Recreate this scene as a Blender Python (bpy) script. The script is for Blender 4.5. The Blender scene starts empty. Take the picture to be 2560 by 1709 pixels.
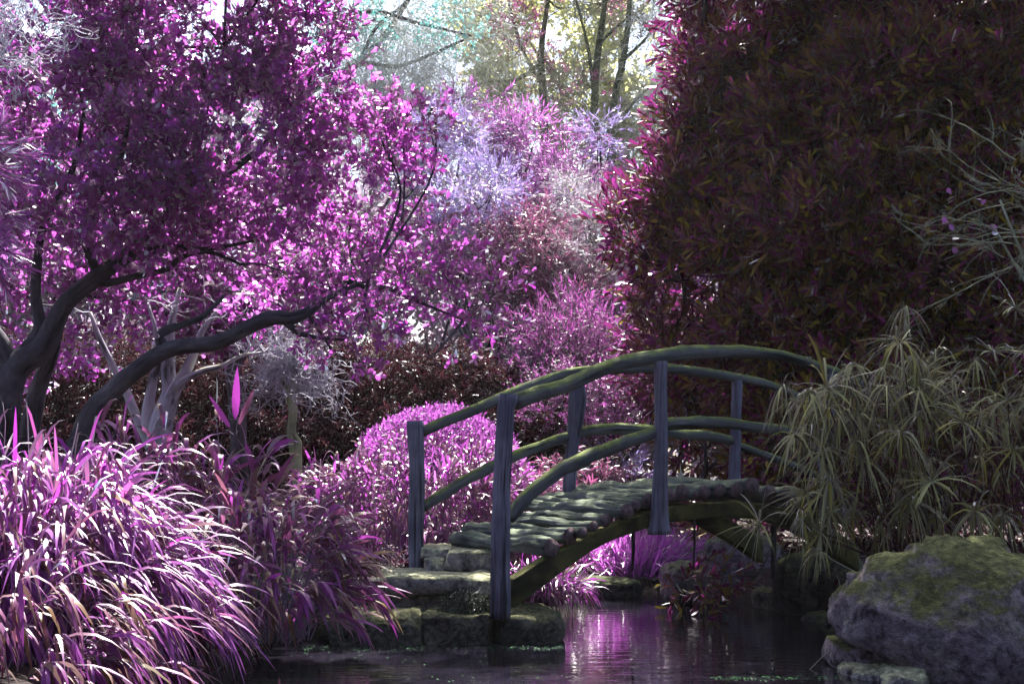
import bpy, math, random
import numpy as np
from mathutils import Vector, noise as mnoise

R = math.radians
SC = bpy.context.scene
COL = SC.collection
rng = np.random.default_rng(7)
random.seed(7)

# ------------------------------------------------------------------ camera
F, HOR, CX, ZC = 3556.0, 1180.0, 1280.0, 1.2      # focal length in photo pixels, horizon row, eye height above water
cam_d = bpy.data.cameras.new("camera")
cam = bpy.data.objects.new("camera", cam_d)
COL.objects.link(cam)
cam.location = (0, 0, ZC)
cam.rotation_euler = (R(90), 0, 0)
cam_d.sensor_width = 36
cam_d.lens = 50
cam_d.shift_y = (HOR - 854.5) / 2560
cam_d.clip_start = 0.1
cam_d.clip_end = 600
SC.camera = cam

# ------------------------------------------------------------------ sun and sky
SUN_AZ, SUN_EL = R(3), R(59)
SUN = np.array([math.sin(SUN_AZ) * math.cos(SUN_EL), math.cos(SUN_AZ) * math.cos(SUN_EL), math.sin(SUN_EL)])
world = bpy.data.worlds.new("World")
SC.world = world
world.use_nodes = True
wn = world.node_tree
sky = wn.nodes.new("ShaderNodeTexSky")
sky.sky_type = 'NISHITA'
sky.sun_disc = False
sky.sun_elevation = SUN_EL
sky.sun_rotation = SUN_AZ
sky.air_density = 1.0
sky.dust_density = 3.0
sky.ozone_density = 1.0
bg = wn.nodes["Background"]
bg.inputs[1].default_value = 0.075
wn.links.new(sky.outputs[0], bg.inputs[0])

ld = bpy.data.lights.new("sun", 'SUN')
ld.energy = 5.0
ld.angle = R(0.53)
ld.color = (1.0, 0.96, 0.90)
sun = bpy.data.objects.new("sun", ld)
COL.objects.link(sun)
sun.rotation_euler = Vector(SUN).to_track_quat('Z', 'Y').to_euler()

SC.view_settings.view_transform = 'Standard'
SC.view_settings.look = 'None'
SC.view_settings.exposure = 2.1
SC.view_settings.gamma = 1.0
SC.cycles.max_bounces = 7
SC.cycles.diffuse_bounces = 3
SC.cycles.glossy_bounces = 3
SC.cycles.transmission_bounces = 4
SC.cycles.volume_bounces = 1
SC.cycles.caustics_reflective = False
SC.cycles.caustics_refractive = False
SC.cycles.sample_clamp_indirect = 6.0


# ------------------------------------------------------------------ small helpers
def P(x, y, d):
    """The point seen at photo pixel (x, y) at distance d in front of the camera."""
    return np.array([(x - CX) / F * d, d, ZC + (HOR - y) / F * d])


def nrm(v):
    v = np.asarray(v, float)
    return v / np.maximum(np.linalg.norm(v, axis=-1, keepdims=True), 1e-9)


def tag(o, label=None, cat=None, group=None, kind=None):
    if label: o["label"] = label
    if cat: o["category"] = cat
    if group: o["group"] = group
    if kind: o["kind"] = kind
    return o


def empty(name, loc, label, cat, group=None):
    o = bpy.data.objects.new(name, None)
    COL.objects.link(o)
    o.location = [float(c) for c in loc]
    o.empty_display_size = 0.2
    return tag(o, label, cat, group)


def link(name, me, mats, parent=None):
    for m in (mats if isinstance(mats, (list, tuple)) else [mats]):
        me.materials.append(m)
    o = bpy.data.objects.new(name, me)
    COL.objects.link(o)
    if parent is not None:
        o.parent = parent
        # vertices are written in world space; the thing's Empty sits at its base
        root = parent
        off = Vector((0, 0, 0))
        while root is not None:
            off += root.location
            root = root.parent
        o.location = -off
    return o


def recentre(o, c):
    """Puts a single-mesh thing's origin at c without moving its surface."""
    c = Vector([float(v) for v in c])
    me = o.data
    co = np.empty(len(me.vertices) * 3, np.float32)
    me.vertices.foreach_get("co", co)
    co = co.reshape(-1, 3) - np.array(c, np.float32)
    me.vertices.foreach_set("co", co.ravel())
    me.update()
    o.location = c
    return o


def np_mesh(name, verts, loops, starts, uv=None, mat_idx=None, smooth=False):
    me = bpy.data.meshes.new(name)
    verts = np.ascontiguousarray(verts, np.float32)
    loops = np.ascontiguousarray(loops, np.int32)
    starts = np.ascontiguousarray(starts, np.int32)
    me.vertices.add(len(verts))
    me.vertices.foreach_set("co", verts.ravel())
    me.loops.add(len(loops))
    me.loops.foreach_set("vertex_index", loops)
    me.polygons.add(len(starts))
    me.polygons.foreach_set("loop_start", starts)
    if mat_idx is not None:
        me.polygons.foreach_set("material_index", np.ascontiguousarray(mat_idx, np.int32))
    if smooth:
        me.polygons.foreach_set("use_smooth", np.ones(len(starts), bool))
    me.update(calc_edges=True)
    if uv is not None:
        l = me.uv_layers.new(name="UVMap")
        l.data.foreach_set("uv", np.ascontiguousarray(uv, np.float32).ravel())
    me.validate()
    return me


# ------------------------------------------------------------------ leaves
ROUND = ([0, .28, .62, .88, 1], [0, .55, 1, .72, 0])          # spoon-shaped leaf
OBLONG = ([0, .3, .7, .92, 1], [0, .65, 1, .75, 0])           # long leaf, widest near the tip
BLADE = ([0, .12, .35, .6, .82, 1], [0, .7, 1, .85, .45, 0])  # bamboo leaf
STRAP = ([0, .05, .3, .55, .8, 1], [0, .8, 1, 1, .7, 0])
NEEDLE = ([0, .4, 1], [0, 1, 0])
DIAMOND = ([0, .5, 1], [0, 1, 0])


def leaf_mesh(name, base, d, n, L, W, prof, curl=0.0, grav=0.0, mats=None, smooth=False):
    s, w = np.array(prof[0], float), np.array(prof[1], float)
    N = len(base)
    L = np.broadcast_to(np.asarray(L, float), (N,))
    W = np.broadcast_to(np.asarray(W, float), (N,))
    curl = np.broadcast_to(np.asarray(curl, float), (N,))
    grav = np.broadcast_to(np.asarray(grav, float), (N,))
    d = nrm(d)
    side = nrm(np.cross(d, n))
    nn = np.cross(side, d)
    c = (base[:, None, :] + d[:, None, :] * (L[:, None] * s)[:, :, None]
         - nn[:, None, :] * (L[:, None] * curl[:, None] * s ** 2)[:, :, None])
    c[:, :, 2] -= L[:, None] * grav[:, None] * s ** 2
    # gravity stretches the leaf: pull the points back to its length
    if np.any(grav > 0):
        seg = np.diff(c, axis=1)
        ln = np.linalg.norm(seg, axis=2).sum(1)
        k = L / np.maximum(ln, 1e-6)
        c = base[:, None, :] + (c - base[:, None, :]) * k[:, None, None]
    K = len(s)
    rows = []
    hw = W[:, None] * w / 2
    vs = [c[:, 0]]
    for i in range(1, K - 1):
        vs.append(c[:, i] - side * hw[:, i:i + 1])
        vs.append(c[:, i] + side * hw[:, i:i + 1])
    vs.append(c[:, K - 1])
    V = np.stack(vs, 1)
    nv = V.shape[1]
    f = [[0, 2, 1]]
    for i in range(1, K - 2):
        a = 1 + 2 * (i - 1)
        f.append([a, a + 1, a + 3, a + 2])
    a = 1 + 2 * (K - 3)
    f.append([a, a + 1, nv - 1])
    # wind the faces so that the leaf's upper face is the front
    f = [q for q in f]
    tl = np.concatenate([np.array(q) for q in f])
    lens = np.array([len(q) for q in f])
    st = np.concatenate([[0], np.cumsum(lens)[:-1]])
    off = np.arange(N)[:, None] * nv
    loops = (tl[None, :] + off).ravel()
    starts = (st[None, :] + np.arange(N)[:, None] * len(tl)).ravel()
    return np_mesh(name, V.reshape(-1, 3), loops, starts, smooth=smooth)


def tubes(name, pts, rad, S=3, uv=False, cap=False, smooth=True, wobble=None, cap_mat=0):
    """N tubes, each through K points; pts (N,K,3), rad (N,K)."""
    pts = np.asarray(pts, float)
    rad = np.asarray(rad, float)
    N, K, _ = pts.shape
    t = nrm(np.gradient(pts, axis=1))
    mean = nrm(pts[:, -1] - pts[:, 0])
    ref = np.where(np.abs(mean[:, 2:3]) < .7, np.array([[0, 0, 1.0]]), np.array([[1.0, 0, 0]]))
    a = nrm(np.cross(t, np.broadcast_to(ref[:, None, :], t.shape)))
    b = np.cross(t, a)
    th = np.arange(S) / S * 2 * math.pi
    rr = rad[:, :, None] * np.ones(S)
    if wobble is not None:
        rr = rr * wobble(N, K, S)
    V = pts[:, :, None, :] + (a[:, :, None, :] * np.cos(th)[None, None, :, None] + b[:, :, None, :] * np.sin(th)[None, None, :, None]) * rr[..., None]
    V = V.reshape(-1, 3)
    k, j = np.meshgrid(np.arange(K - 1), np.arange(S), indexing='ij')
    j2 = (j + 1) % S
    q = np.stack([k * S + j, (k + 1) * S + j, (k + 1) * S + j2, k * S + j2], -1).reshape(-1, 4)
    Q = (q[None] + (np.arange(N) * K * S)[:, None, None]).reshape(-1, 4)
    loops = Q.ravel()
    starts = np.arange(len(Q)) * 4
    mi = np.zeros(len(Q), int)
    UV = None
    if uv:
        ln = np.concatenate([np.zeros((N, 1)), np.cumsum(np.linalg.norm(np.diff(pts, axis=1), axis=2), 1)], 1)
        circ = 2 * math.pi * rad.mean(1)
        off = rng.random(N) * 7
        u0 = (j / S)[None] * circ[:, None, None] + off[:, None, None]
        u1 = ((j + 1) / S)[None] * circ[:, None, None] + off[:, None, None]
        v0 = ln[:, k]
        v1 = ln[:, k + 1]
        v0 = v0 + off[:, None, None] * 3
        v1 = v1 + off[:, None, None] * 3
        UV = np.stack([np.stack([u0, v0], -1), np.stack([u0, v1], -1), np.stack([u1, v1], -1), np.stack([u1, v0], -1)], -2).reshape(-1, 2)
    if cap:
        extra, st, uvx = [], [], []
        nl = len(loops)
        for i in range(N):
            o = i * K * S
            for ring, rev in ((0, False), (K - 1, True)):
                idx = [o + ring * S + jj for jj in range(S)]
                if rev: idx = idx[::-1]
                st.append(nl + len(extra))
                extra += idx
                for jj in (range(S) if not rev else range(S - 1, -1, -1)):
                    uvx.append((math.cos(th[jj]) * rad[i, ring], math.sin(th[jj]) * rad[i, ring]))
        loops = np.concatenate([loops, extra])
        starts = np.concatenate([starts, st])
        mi = np.concatenate([mi, np.full(len(st), cap_mat)])
        if UV is not None:
            UV = np.concatenate([UV, np.array(uvx)])
    me = np_mesh(name, V, loops, starts, uv=UV, mat_idx=mi, smooth=smooth)
    return me


def spline(pts, n):
    """Catmull-Rom through the points (any width of row), n samples spaced by chord length."""
    p = np.asarray(pts, float)
    if len(p) == 2:
        t = np.linspace(0, 1, n)[:, None]
        return p[0] * (1 - t) + p[1] * t
    q = np.vstack([2 * p[0] - p[1], p, 2 * p[-1] - p[-2]])
    seg = np.linalg.norm(np.diff(p, axis=0)[:, :3], axis=1)
    cum = np.concatenate([[0], np.cumsum(seg)])
    out = []
    for u in np.linspace(0, cum[-1], n):
        i = min(max(np.searchsorted(cum, u, side='right') - 1, 0), len(seg) - 1)
        t = (u - cum[i]) / max(seg[i], 1e-9)
        a, b, c, e = q[i], q[i + 1], q[i + 2], q[i + 3]
        out.append(.5 * ((2 * b) + (-a + c) * t + (2 * a - 5 * b + 4 * c - e) * t * t + (-a + 3 * b - 3 * c + e) * t ** 3))
    return np.array(out)


def bark_wobble(amp=.08, lobes=3, seed=0):
    r = np.random.default_rng(seed)

    def f(N, K, S):
        th = np.arange(S) / S * 2 * math.pi
        k = np.arange(K)
        out = np.ones((N, K, S))
        for i in range(N):
            for m in range(1, lobes + 2):
                ph, fr = r.random() * 6.28, r.uniform(.15, .6)
                out[i] += amp / m * np.sin(m * th[None, :] + ph + np.sin(k * fr + r.random() * 6)[:, None] * 1.4)
            out[i] += r.normal(0, amp * .18, (K, S))
        return out
    return f


def join_tubes(name, specs, S, parent, mats, wob=.07, cap=False, seed=0):
    """Several limbs of ONE tree as its one trunk mesh; spec = (points with radius as 4th column, samples)."""
    vs, lp, stt, uvs, base = [], [], [], [], 0
    tot = 0
    for i, (pts, n) in enumerate(specs):
        c = spline(pts, n)
        me = tubes("tmp", c[None, :, :3], np.maximum(c[None, :, 3], .002), S, uv=True, cap=True, wobble=bark_wobble(wob, 3, seed + i))
        v = np.empty(len(me.vertices) * 3, np.float32); me.vertices.foreach_get("co", v)
        l = np.empty(len(me.loops), np.int32); me.loops.foreach_get("vertex_index", l)
        s = np.empty(len(me.polygons), np.int32); me.polygons.foreach_get("loop_start", s)
        u = np.empty(len(me.loops) * 2, np.float32); me.uv_layers[0].data.foreach_get("uv", u)
        vs.append(v.reshape(-1, 3)); lp.append(l + base); stt.append(s + tot); uvs.append(u.reshape(-1, 2))
        base += len(v) // 3; tot += len(l)
        bpy.data.meshes.remove(me)
    me = np_mesh(name, np.concatenate(vs), np.concatenate(lp), np.concatenate(stt), uv=np.concatenate(uvs), smooth=True)
    return link(name, me, mats, parent)


def fbm(p, octs=4, f=1.0, g=.5):
    a, s = 1.0, 0.0
    for _ in range(octs):
        s += a * mnoise.noise(Vector((p[0] * f, p[1] * f, p[2] * f)))
        f *= 2.03
        a *= g
    return s


# ------------------------------------------------------------------ materials
def new_mat(name):
    m = bpy.data.materials.new(name)
    m.use_nodes = True
    nt = m.node_tree
    nt.nodes.clear()
    out = nt.nodes.new("ShaderNodeOutputMaterial")
    return m, nt, out


def N(nt, t, **kw):
    n = nt.nodes.new(t)
    for k, v in kw.items():
        if k.startswith("i_"):
            key = k[2:]
            n.inputs[int(key) if key.isdigit() else key.replace("_", " ")].default_value = v
        else:
            setattr(n, k, v)
    return n


def ramp(nt, fac, cols, interp='LINEAR'):
    r = nt.nodes.new("ShaderNodeValToRGB")
    r.color_ramp.interpolation = interp
    e = r.color_ramp.elements
    while len(e) > 1: e.remove(e[-1])
    e[0].position = cols[0][0]; e[0].color = (*cols[0][1], 1)
    for p, c in cols[1:]:
        q = e.new(p); q.color = (*c, 1)
    nt.links.new(fac, r.inputs[0])
    return r.outputs[0]


def even(cols):
    return [(i / max(len(cols) - 1, 1), c) for i, c in enumerate(cols)]


def leaf_mat(name, top, under, through, trans=.5, rough=.3, ior=1.45):
    """Upper face, underside and light coming through each have a colour of their own, picked per leaf."""
    m, nt, out = new_mat(name)
    L = nt.links.new
    g = N(nt, "ShaderNodeNewGeometry")
    rnd = g.outputs["Random Per Island"]
    mul = N(nt, "ShaderNodeMath", operation='MULTIPLY', i_1=7.31); L(rnd, mul.inputs[0])
    fr = N(nt, "ShaderNodeMath", operation='FRACT'); L(mul.outputs[0], fr.inputs[0])
    ct, cu = ramp(nt, rnd, even(top)), ramp(nt, fr.outputs[0], even(under))
    cx = ramp(nt, rnd, even(through))
    mix = N(nt, "ShaderNodeMix", data_type='RGBA')
    L(g.outputs["Backfacing"], mix.inputs["Factor"]); L(ct, mix.inputs["A"]); L(cu, mix.inputs["B"])
    df = N(nt, "ShaderNodeBsdfDiffuse"); L(mix.outputs["Result"], df.inputs[0])
    tr = N(nt, "ShaderNodeBsdfTranslucent"); L(cx, tr.inputs[0])
    m1 = N(nt, "ShaderNodeMixShader", i_0=trans); L(df.outputs[0], m1.inputs[1]); L(tr.outputs[0], m1.inputs[2])
    gl = N(nt, "ShaderNodeBsdfGlossy"); gl.inputs["Roughness"].default_value = rough
    fz = N(nt, "ShaderNodeFresnel", i_IOR=ior)
    m2 = N(nt, "ShaderNodeMixShader"); L(fz.outputs[0], m2.inputs[0]); L(m1.outputs[0], m2.inputs[1]); L(gl.outputs[0], m2.inputs[2])
    L(m2.outputs[0], out.inputs[0])
    return m


def wood_mat(name, cols, moss=None, moss_amt=.5, bump=.5, scale=(30, 3), rough=.85, coord="UV"):
    """Weathered timber: grain runs along the piece, moss where its surface faces up."""
    m, nt, out = new_mat(name)
    L = nt.links.new
    tc = N(nt, "ShaderNodeTexCoord")
    mp = N(nt, "ShaderNodeMapping"); mp.inputs["Scale"].default_value = (scale[0], scale[1], scale[0])
    L(tc.outputs[coord], mp.inputs[0])
    n1 = N(nt, "ShaderNodeTexNoise", i_Scale=1.6, i_Detail=8.0, i_Roughness=.65); L(mp.outputs[0], n1.inputs[0])
    n2 = N(nt, "ShaderNodeTexNoise", i_Scale=5.0, i_Detail=5.0); L(tc.outputs["Object"], n2.inputs[0])
    md = N(nt, "ShaderNodeMath", operation='MULTIPLY_ADD', i_1=.35); L(n2.outputs[0], md.inputs[0])
    sc = N(nt, "ShaderNodeMath", operation='MULTIPLY', i_1=.65); L(n1.outputs[0], sc.inputs[0]); L(sc.outputs[0], md.inputs[2])
    col = ramp(nt, md.outputs[0], [(.3 + .4 * p, c) for p, c in even(cols)])
    mp2 = N(nt, "ShaderNodeMapping"); mp2.inputs["Scale"].default_value = (scale[0] * .7, scale[1] * .45, scale[0] * .7)
    L(tc.outputs[coord], mp2.inputs[0])
    n5 = N(nt, "ShaderNodeTexNoise", i_Scale=1.0, i_Detail=4.0, i_Roughness=.55); L(mp2.outputs[0], n5.inputs[0])
    ck = ramp(nt, n5.outputs[0], [(.36, (.22, .22, .22)), (.46, (1, 1, 1)), (.62, (1.15, 1.15, 1.15))])
    n6 = N(nt, "ShaderNodeTexNoise", i_Scale=2.2, i_Detail=3.0); L(tc.outputs["Object"], n6.inputs[0])
    pt_ = ramp(nt, n6.outputs[0], [(.35, (.62, .62, .66)), (.65, (1.2, 1.18, 1.12))])
    mk = N(nt, "ShaderNodeMix", data_type='RGBA', blend_type='MULTIPLY'); mk.inputs["Factor"].default_value = 1.0
    L(col, mk.inputs["A"]); L(ck, mk.inputs["B"])
    mk2 = N(nt, "ShaderNodeMix", data_type='RGBA', blend_type='MULTIPLY'); mk2.inputs["Factor"].default_value = 1.0
    L(mk.outputs["Result"], mk2.inputs["A"]); L(pt_, mk2.inputs["B"])
    col = mk2.outputs["Result"]
    if moss:
        g = N(nt, "ShaderNodeNewGeometry")
        sx = N(nt, "ShaderNodeSeparateXYZ"); L(g.outputs["Normal"], sx.inputs[0])
        n3 = N(nt, "ShaderNodeTexNoise", i_Scale=9.0, i_Detail=8.0, i_Roughness=.7); L(tc.outputs["Object"], n3.inputs[0])
        a = N(nt, "ShaderNodeMath", operation='MULTIPLY_ADD', i_1=1.6, i_2=-.8 + moss_amt - .5); L(n3.outputs[0], a.inputs[0])
        b = N(nt, "ShaderNodeMath", operation='ADD'); L(a.outputs[0], b.inputs[0]); L(sx.outputs[2], b.inputs[1])
        ms = N(nt, "ShaderNodeMapRange", i_1=.0, i_2=.75); L(b.outputs[0], ms.inputs[0])
        mx = N(nt, "ShaderNodeMix", data_type='RGBA'); L(ms.outputs[0], mx.inputs["Factor"]); L(col, mx.inputs["A"])
        mc = ramp(nt, n3.outputs[0], [(.35, tuple(.4 * c for c in moss)), (.65, tuple(1.35 * c for c in moss))])
        L(mc, mx.inputs["B"])
        col = mx.outputs["Result"]
    bs = N(nt, "ShaderNodeBsdfPrincipled"); bs.inputs["Roughness"].default_value = rough
    bs.inputs["Specular IOR Level"].default_value = .25
    L(col, bs.inputs["Base Color"])
    bp = N(nt, "ShaderNodeBump", i_Strength=bump, i_Distance=.02)
    hs = N(nt, "ShaderNodeMath", operation='ADD'); L(n1.outputs[0], hs.inputs[0]); L(n5.outputs[0], hs.inputs[1])
    L(hs.outputs[0], bp.inputs["Height"]); L(bp.outputs[0], bs.inputs["Normal"])
    L(bs.outputs[0], out.inputs[0])
    return m


def stone_mat(name, cols, moss, moss_amt=.4, scale=4.0, bump=.7, spots=(.42, .43, .3)):
    m, nt, out = new_mat(name)
    L = nt.links.new
    tc = N(nt, "ShaderNodeTexCoord")
    n1 = N(nt, "ShaderNodeTexNoise", i_Scale=scale, i_Detail=10.0, i_Roughness=.62); L(tc.outputs["Object"], n1.inputs[0])
    n2 = N(nt, "ShaderNodeTexNoise", i_Scale=scale * 7, i_Detail=8.0, i_Roughness=.75); L(tc.outputs["Object"], n2.inputs[0])
    vo = N(nt, "ShaderNodeTexVoronoi", i_Scale=scale * 5); L(tc.outputs["Object"], vo.inputs[0])
    col = ramp(nt, n1.outputs[0], [(.3 + .4 * p, c) for p, c in even(cols)])
    dk = N(nt, "ShaderNodeMix", data_type='RGBA', blend_type='MULTIPLY'); dk.inputs["Factor"].default_value = 1.0
    gr = ramp(nt, n2.outputs[0], [(.34, (.3, .3, .3)), (.6, (1.3, 1.3, 1.3))])
    L(col, dk.inputs["A"]); L(gr, dk.inputs["B"])
    n7 = N(nt, "ShaderNodeTexNoise", i_Scale=scale * 2.3, i_Detail=6.0, i_Roughness=.7, i_Distortion=1.2); L(tc.outputs["Object"], n7.inputs[0])
    cr = ramp(nt, n7.outputs[0], [(.36, (.28, .26, .27)), (.47, (.85, .85, .85)), (.66, (1.25, 1.25, 1.2))])
    dk2 = N(nt, "ShaderNodeMix", data_type='RGBA', blend_type='MULTIPLY'); dk2.inputs["Factor"].default_value = 1.0
    L(dk.outputs["Result"], dk2.inputs["A"]); L(cr, dk2.inputs["B"])
    dk = dk2
    g = N(nt, "ShaderNodeNewGeometry")
    sx = N(nt, "ShaderNodeSeparateXYZ"); L(g.outputs["Normal"], sx.inputs[0])
    n3 = N(nt, "ShaderNodeTexNoise", i_Scale=scale * 1.7, i_Detail=9.0, i_Roughness=.7); L(tc.outputs["Object"], n3.inputs[0])
    a = N(nt, "ShaderNodeMath", operation='MULTIPLY_ADD', i_1=2.4, i_2=-1.7 + moss_amt); L(n3.outputs[0], a.inputs[0])
    b = N(nt, "ShaderNodeMath", operation='ADD'); L(a.outputs[0], b.inputs[0]); L(sx.outputs[2], b.inputs[1])
    ms = N(nt, "ShaderNodeMapRange", i_1=.0, i_2=.5); L(b.outputs[0], ms.inputs[0])
    mc = ramp(nt, n2.outputs[0], [(.36, tuple(.3 * c for c in moss)), (.52, moss), (.66, tuple(2.0 * c for c in moss))])
    mx = N(nt, "ShaderNodeMix", data_type='RGBA'); L(ms.outputs[0], mx.inputs["Factor"]); L(dk.outputs["Result"], mx.inputs["A"]); L(mc, mx.inputs["B"])
    # pale lichen spots
    sp = ramp(nt, vo.outputs["Distance"], [(.0, (1, 1, 1)), (.22, (0, 0, 0))])
    n4 = N(nt, "ShaderNodeTexNoise", i_Scale=scale * .9, i_Detail=2.0); L(tc.outputs["Object"], n4.inputs[0])
    sm = ramp(nt, n4.outputs[0], [(.5, (0, 0, 0)), (.62, (.55, .55, .55))])
    sq = N(nt, "ShaderNodeMath", operation='MULTIPLY'); L(sp, sq.inputs[0]); L(sm, sq.inputs[1])
    mx2 = N(nt, "ShaderNodeMix", data_type='RGBA'); L(sq.outputs[0], mx2.inputs["Factor"]); L(mx.outputs["Result"], mx2.inputs["A"])
    mx2.inputs["B"].default_value = (*spots, 1)
    bs = N(nt, "ShaderNodeBsdfPrincipled"); bs.inputs["Roughness"].default_value = .9
    bs.inputs["Specular IOR Level"].default_value = .2
    L(mx2.outputs["Result"], bs.inputs["Base Color"])
    ad = N(nt, "ShaderNodeMath", operation='MULTIPLY_ADD', i_1=.5); L(n2.outputs[0], ad.inputs[0]); L(n7.outputs[0], ad.inputs[2])
    bp = N(nt, "ShaderNodeBump", i_Strength=bump, i_Distance=.09); L(ad.outputs[0], bp.inputs["Height"]); L(bp.outputs[0], bs.inputs["Normal"])
    L(bs.outputs[0], out.inputs[0])
    return m


def plain_mat(name, cols, scale=6.0, rough=.9, bump=.3, spec=.2):
    m, nt, out = new_mat(name)
    L = nt.links.new
    tc = N(nt, "ShaderNodeTexCoord")
    n1 = N(nt, "ShaderNodeTexNoise", i_Scale=scale, i_Detail=8.0, i_Roughness=.65); L(tc.outputs["Object"], n1.inputs[0])
    bs = N(nt, "ShaderNodeBsdfPrincipled"); bs.inputs["Roughness"].default_value = rough
    bs.inputs["Specular IOR Level"].default_value = spec
    L(ramp(nt, n1.outputs[0], [(.3 + .4 * p, c) for p, c in even(cols)]), bs.inputs["Base Color"])
    bp = N(nt, "ShaderNodeBump", i_Strength=bump, i_Distance=.03); L(n1.outputs[0], bp.inputs["Height"]); L(bp.outputs[0], bs.inputs["Normal"])
    L(bs.outputs[0], out.inputs[0])
    return m


MAG = [(.13, .02, .08), (.14, .10, .012), (.20, .03, .16), (.10, .065, .012), (.26, .05, .22), (.09, .02, .03)]
M = {}
M["tree_leaf"] = leaf_mat("magenta_leaf", MAG, [(.13, .085, .010), (.22, .17, .02), (.10, .03, .03)], [(.60, .07, .64), (.76, .15, .80), (.70, .22, .78), (.52, .045, .44)], .66, .3, 1.5)
M["dark_leaf"] = leaf_mat("dark_plum_leaf", [(.055, .008, .016), (.17, .020, .075), (.27, .22, .010), (.10, .012, .022), (.24, .038, .15), (.09, .015, .012), (.42, .37, .018), (.13, .016, .045)], [(.16, .12, .006), (.38, .33, .012), (.09, .02, .012)], [(.22, .018, .12), (.40, .04, .36), (.16, .025, .08)], .3, .45, 1.14)
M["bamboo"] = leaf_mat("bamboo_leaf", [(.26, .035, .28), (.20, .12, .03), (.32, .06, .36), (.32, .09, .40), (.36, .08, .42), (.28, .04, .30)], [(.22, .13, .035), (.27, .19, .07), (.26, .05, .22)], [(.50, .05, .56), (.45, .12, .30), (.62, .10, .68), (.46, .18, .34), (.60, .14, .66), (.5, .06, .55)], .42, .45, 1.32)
M["bamboo_olive"] = leaf_mat("olive_bamboo_leaf", [(.14, .085, .03), (.26, .05, .26), (.2, .13, .04), (.24, .04, .26), (.28, .06, .30), (.13, .08, .02), (.3, .08, .34)], [(.17, .11, .035), (.2, .14, .05)], [(.30, .16, .12), (.5, .06, .52), (.34, .18, .14), (.5, .06, .55), (.55, .1, .58), (.28, .12, .08), (.5, .1, .55)], .35, .4, 1.3)  # olive blades, darkened: shade of the lower front put into the colour
M["bamboo_shade"] = leaf_mat("purple_bamboo_leaf", [(.24, .03, .22), (.17, .11, .022), (.28, .045, .28), (.30, .06, .30), (.22, .15, .03), (.20, .025, .18)], [(.18, .11, .03), (.26, .19, .05), (.2, .04, .16)], [(.45, .045, .46), (.34, .12, .20), (.52, .08, .54), (.5, .06, .5), (.36, .14, .24), (.42, .04, .42)], .4, .4, 1.32)  # shaded copy of the bamboo leaf, shade put into duller colours
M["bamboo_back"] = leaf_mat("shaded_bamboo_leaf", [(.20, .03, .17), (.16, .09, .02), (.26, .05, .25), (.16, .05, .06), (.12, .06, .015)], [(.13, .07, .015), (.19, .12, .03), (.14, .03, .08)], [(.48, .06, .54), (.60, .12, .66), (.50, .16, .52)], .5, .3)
M["hedge_leaf"] = leaf_mat("brown_hedge_leaf", [(.045, .016, .018), (.07, .022, .03), (.04, .018, .012)], [(.045, .026, .012), (.06, .028, .02), (.055, .018, .026)], [(.075, .022, .03), (.09, .022, .05), (.07, .03, .018)], .3, .7, 1.04)
M["mound_leaf"] = leaf_mat("clipped_leaf", [(.22, .05, .24), (.28, .08, .32), (.18, .03, .17)], [(.13, .05, .06), (.16, .08, .07)], [(.45, .08, .5), (.55, .16, .62)], .45, .5, 1.2)
M["lavender_leaf"] = leaf_mat("lavender_leaf", [(.34, .28, .62), (.42, .36, .72), (.36, .24, .60)], [(.30, .26, .45), (.28, .2, .4)], [(.45, .36, .85), (.5, .3, .8)], .5, .35)
M["pink_leaf"] = leaf_mat("pink_narrow_leaf", [(.46, .14, .48), (.56, .22, .60), (.40, .08, .40)], [(.30, .12, .2), (.24, .06, .16)], [(.6, .14, .62), (.68, .22, .7)], .5, .35)
M["maroon_leaf"] = leaf_mat("maroon_leaf", [(.24, .09, .14), (.29, .14, .16), (.27, .10, .24)], [(.17, .08, .07), (.2, .09, .1)], [(.34, .08, .2), (.38, .1, .28)], .45, .5, 1.2)
M["mauve_leaf"] = leaf_mat("dusky_pink_leaf", [(.30, .08, .26), (.36, .12, .32), (.26, .06, .16)], [(.2, .07, .12), (.22, .1, .12)], [(.42, .08, .40), (.46, .12, .44)], .45, .5, 1.2)
M["grey_leaf"] = leaf_mat("grey_mauve_leaf", [(.30, .24, .30), (.36, .30, .34), (.30, .2, .34)], [(.26, .22, .22), (.3, .28, .24)], [(.4, .28, .42), (.42, .34, .44)], .45, .5, 1.2)
M["teal_leaf"] = leaf_mat("teal_blossom", [(.2, .62, .6), (.28, .7, .66)], [(.2, .5, .5), (.25, .6, .55)], [(.25, .7, .68), (.3, .75, .7)], .5, .5)
M["sedge"] = leaf_mat("sedge_leaf", [(.24, .24, .085), (.42, .41, .18), (.26, .23, .14), (.10, .08, .06), (.38, .33, .06)], [(.2, .18, .05), (.2, .19, .09), (.11, .07, .07)], [(.2, .18, .06), (.2, .17, .08), (.18, .06, .06)], .2, .5, 1.2)
M["grass"] = leaf_mat("purple_grass_blade", [(.40, .07, .46), (.5, .12, .56), (.44, .16, .54)], [(.4, .1, .38), (.36, .14, .3)], [(.74, .14, .82), (.8, .24, .86)], .62, .4, 1.3)
M["twig_leaf"] = leaf_mat("mauve_leaf", [(.30, .10, .32), (.25, .06, .3)], [(.28, .14, .26)], [(.4, .12, .45)], .4, .4)
M["duckweed"] = leaf_mat("duckweed_leaf", [(.02, .22, .03), (.05, .36, .06), (.015, .12, .03)], [(.03, .2, .04)], [(.05, .3, .05)], .2, .6, 1.02)
M["moss_tuft"] = leaf_mat("withered_moss_strand", [(.06, .075, .055), (.10, .115, .085), (.04, .05, .035)], [(.05, .06, .04)], [(.05, .06, .04)], .1, .7, 1.02)
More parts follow.
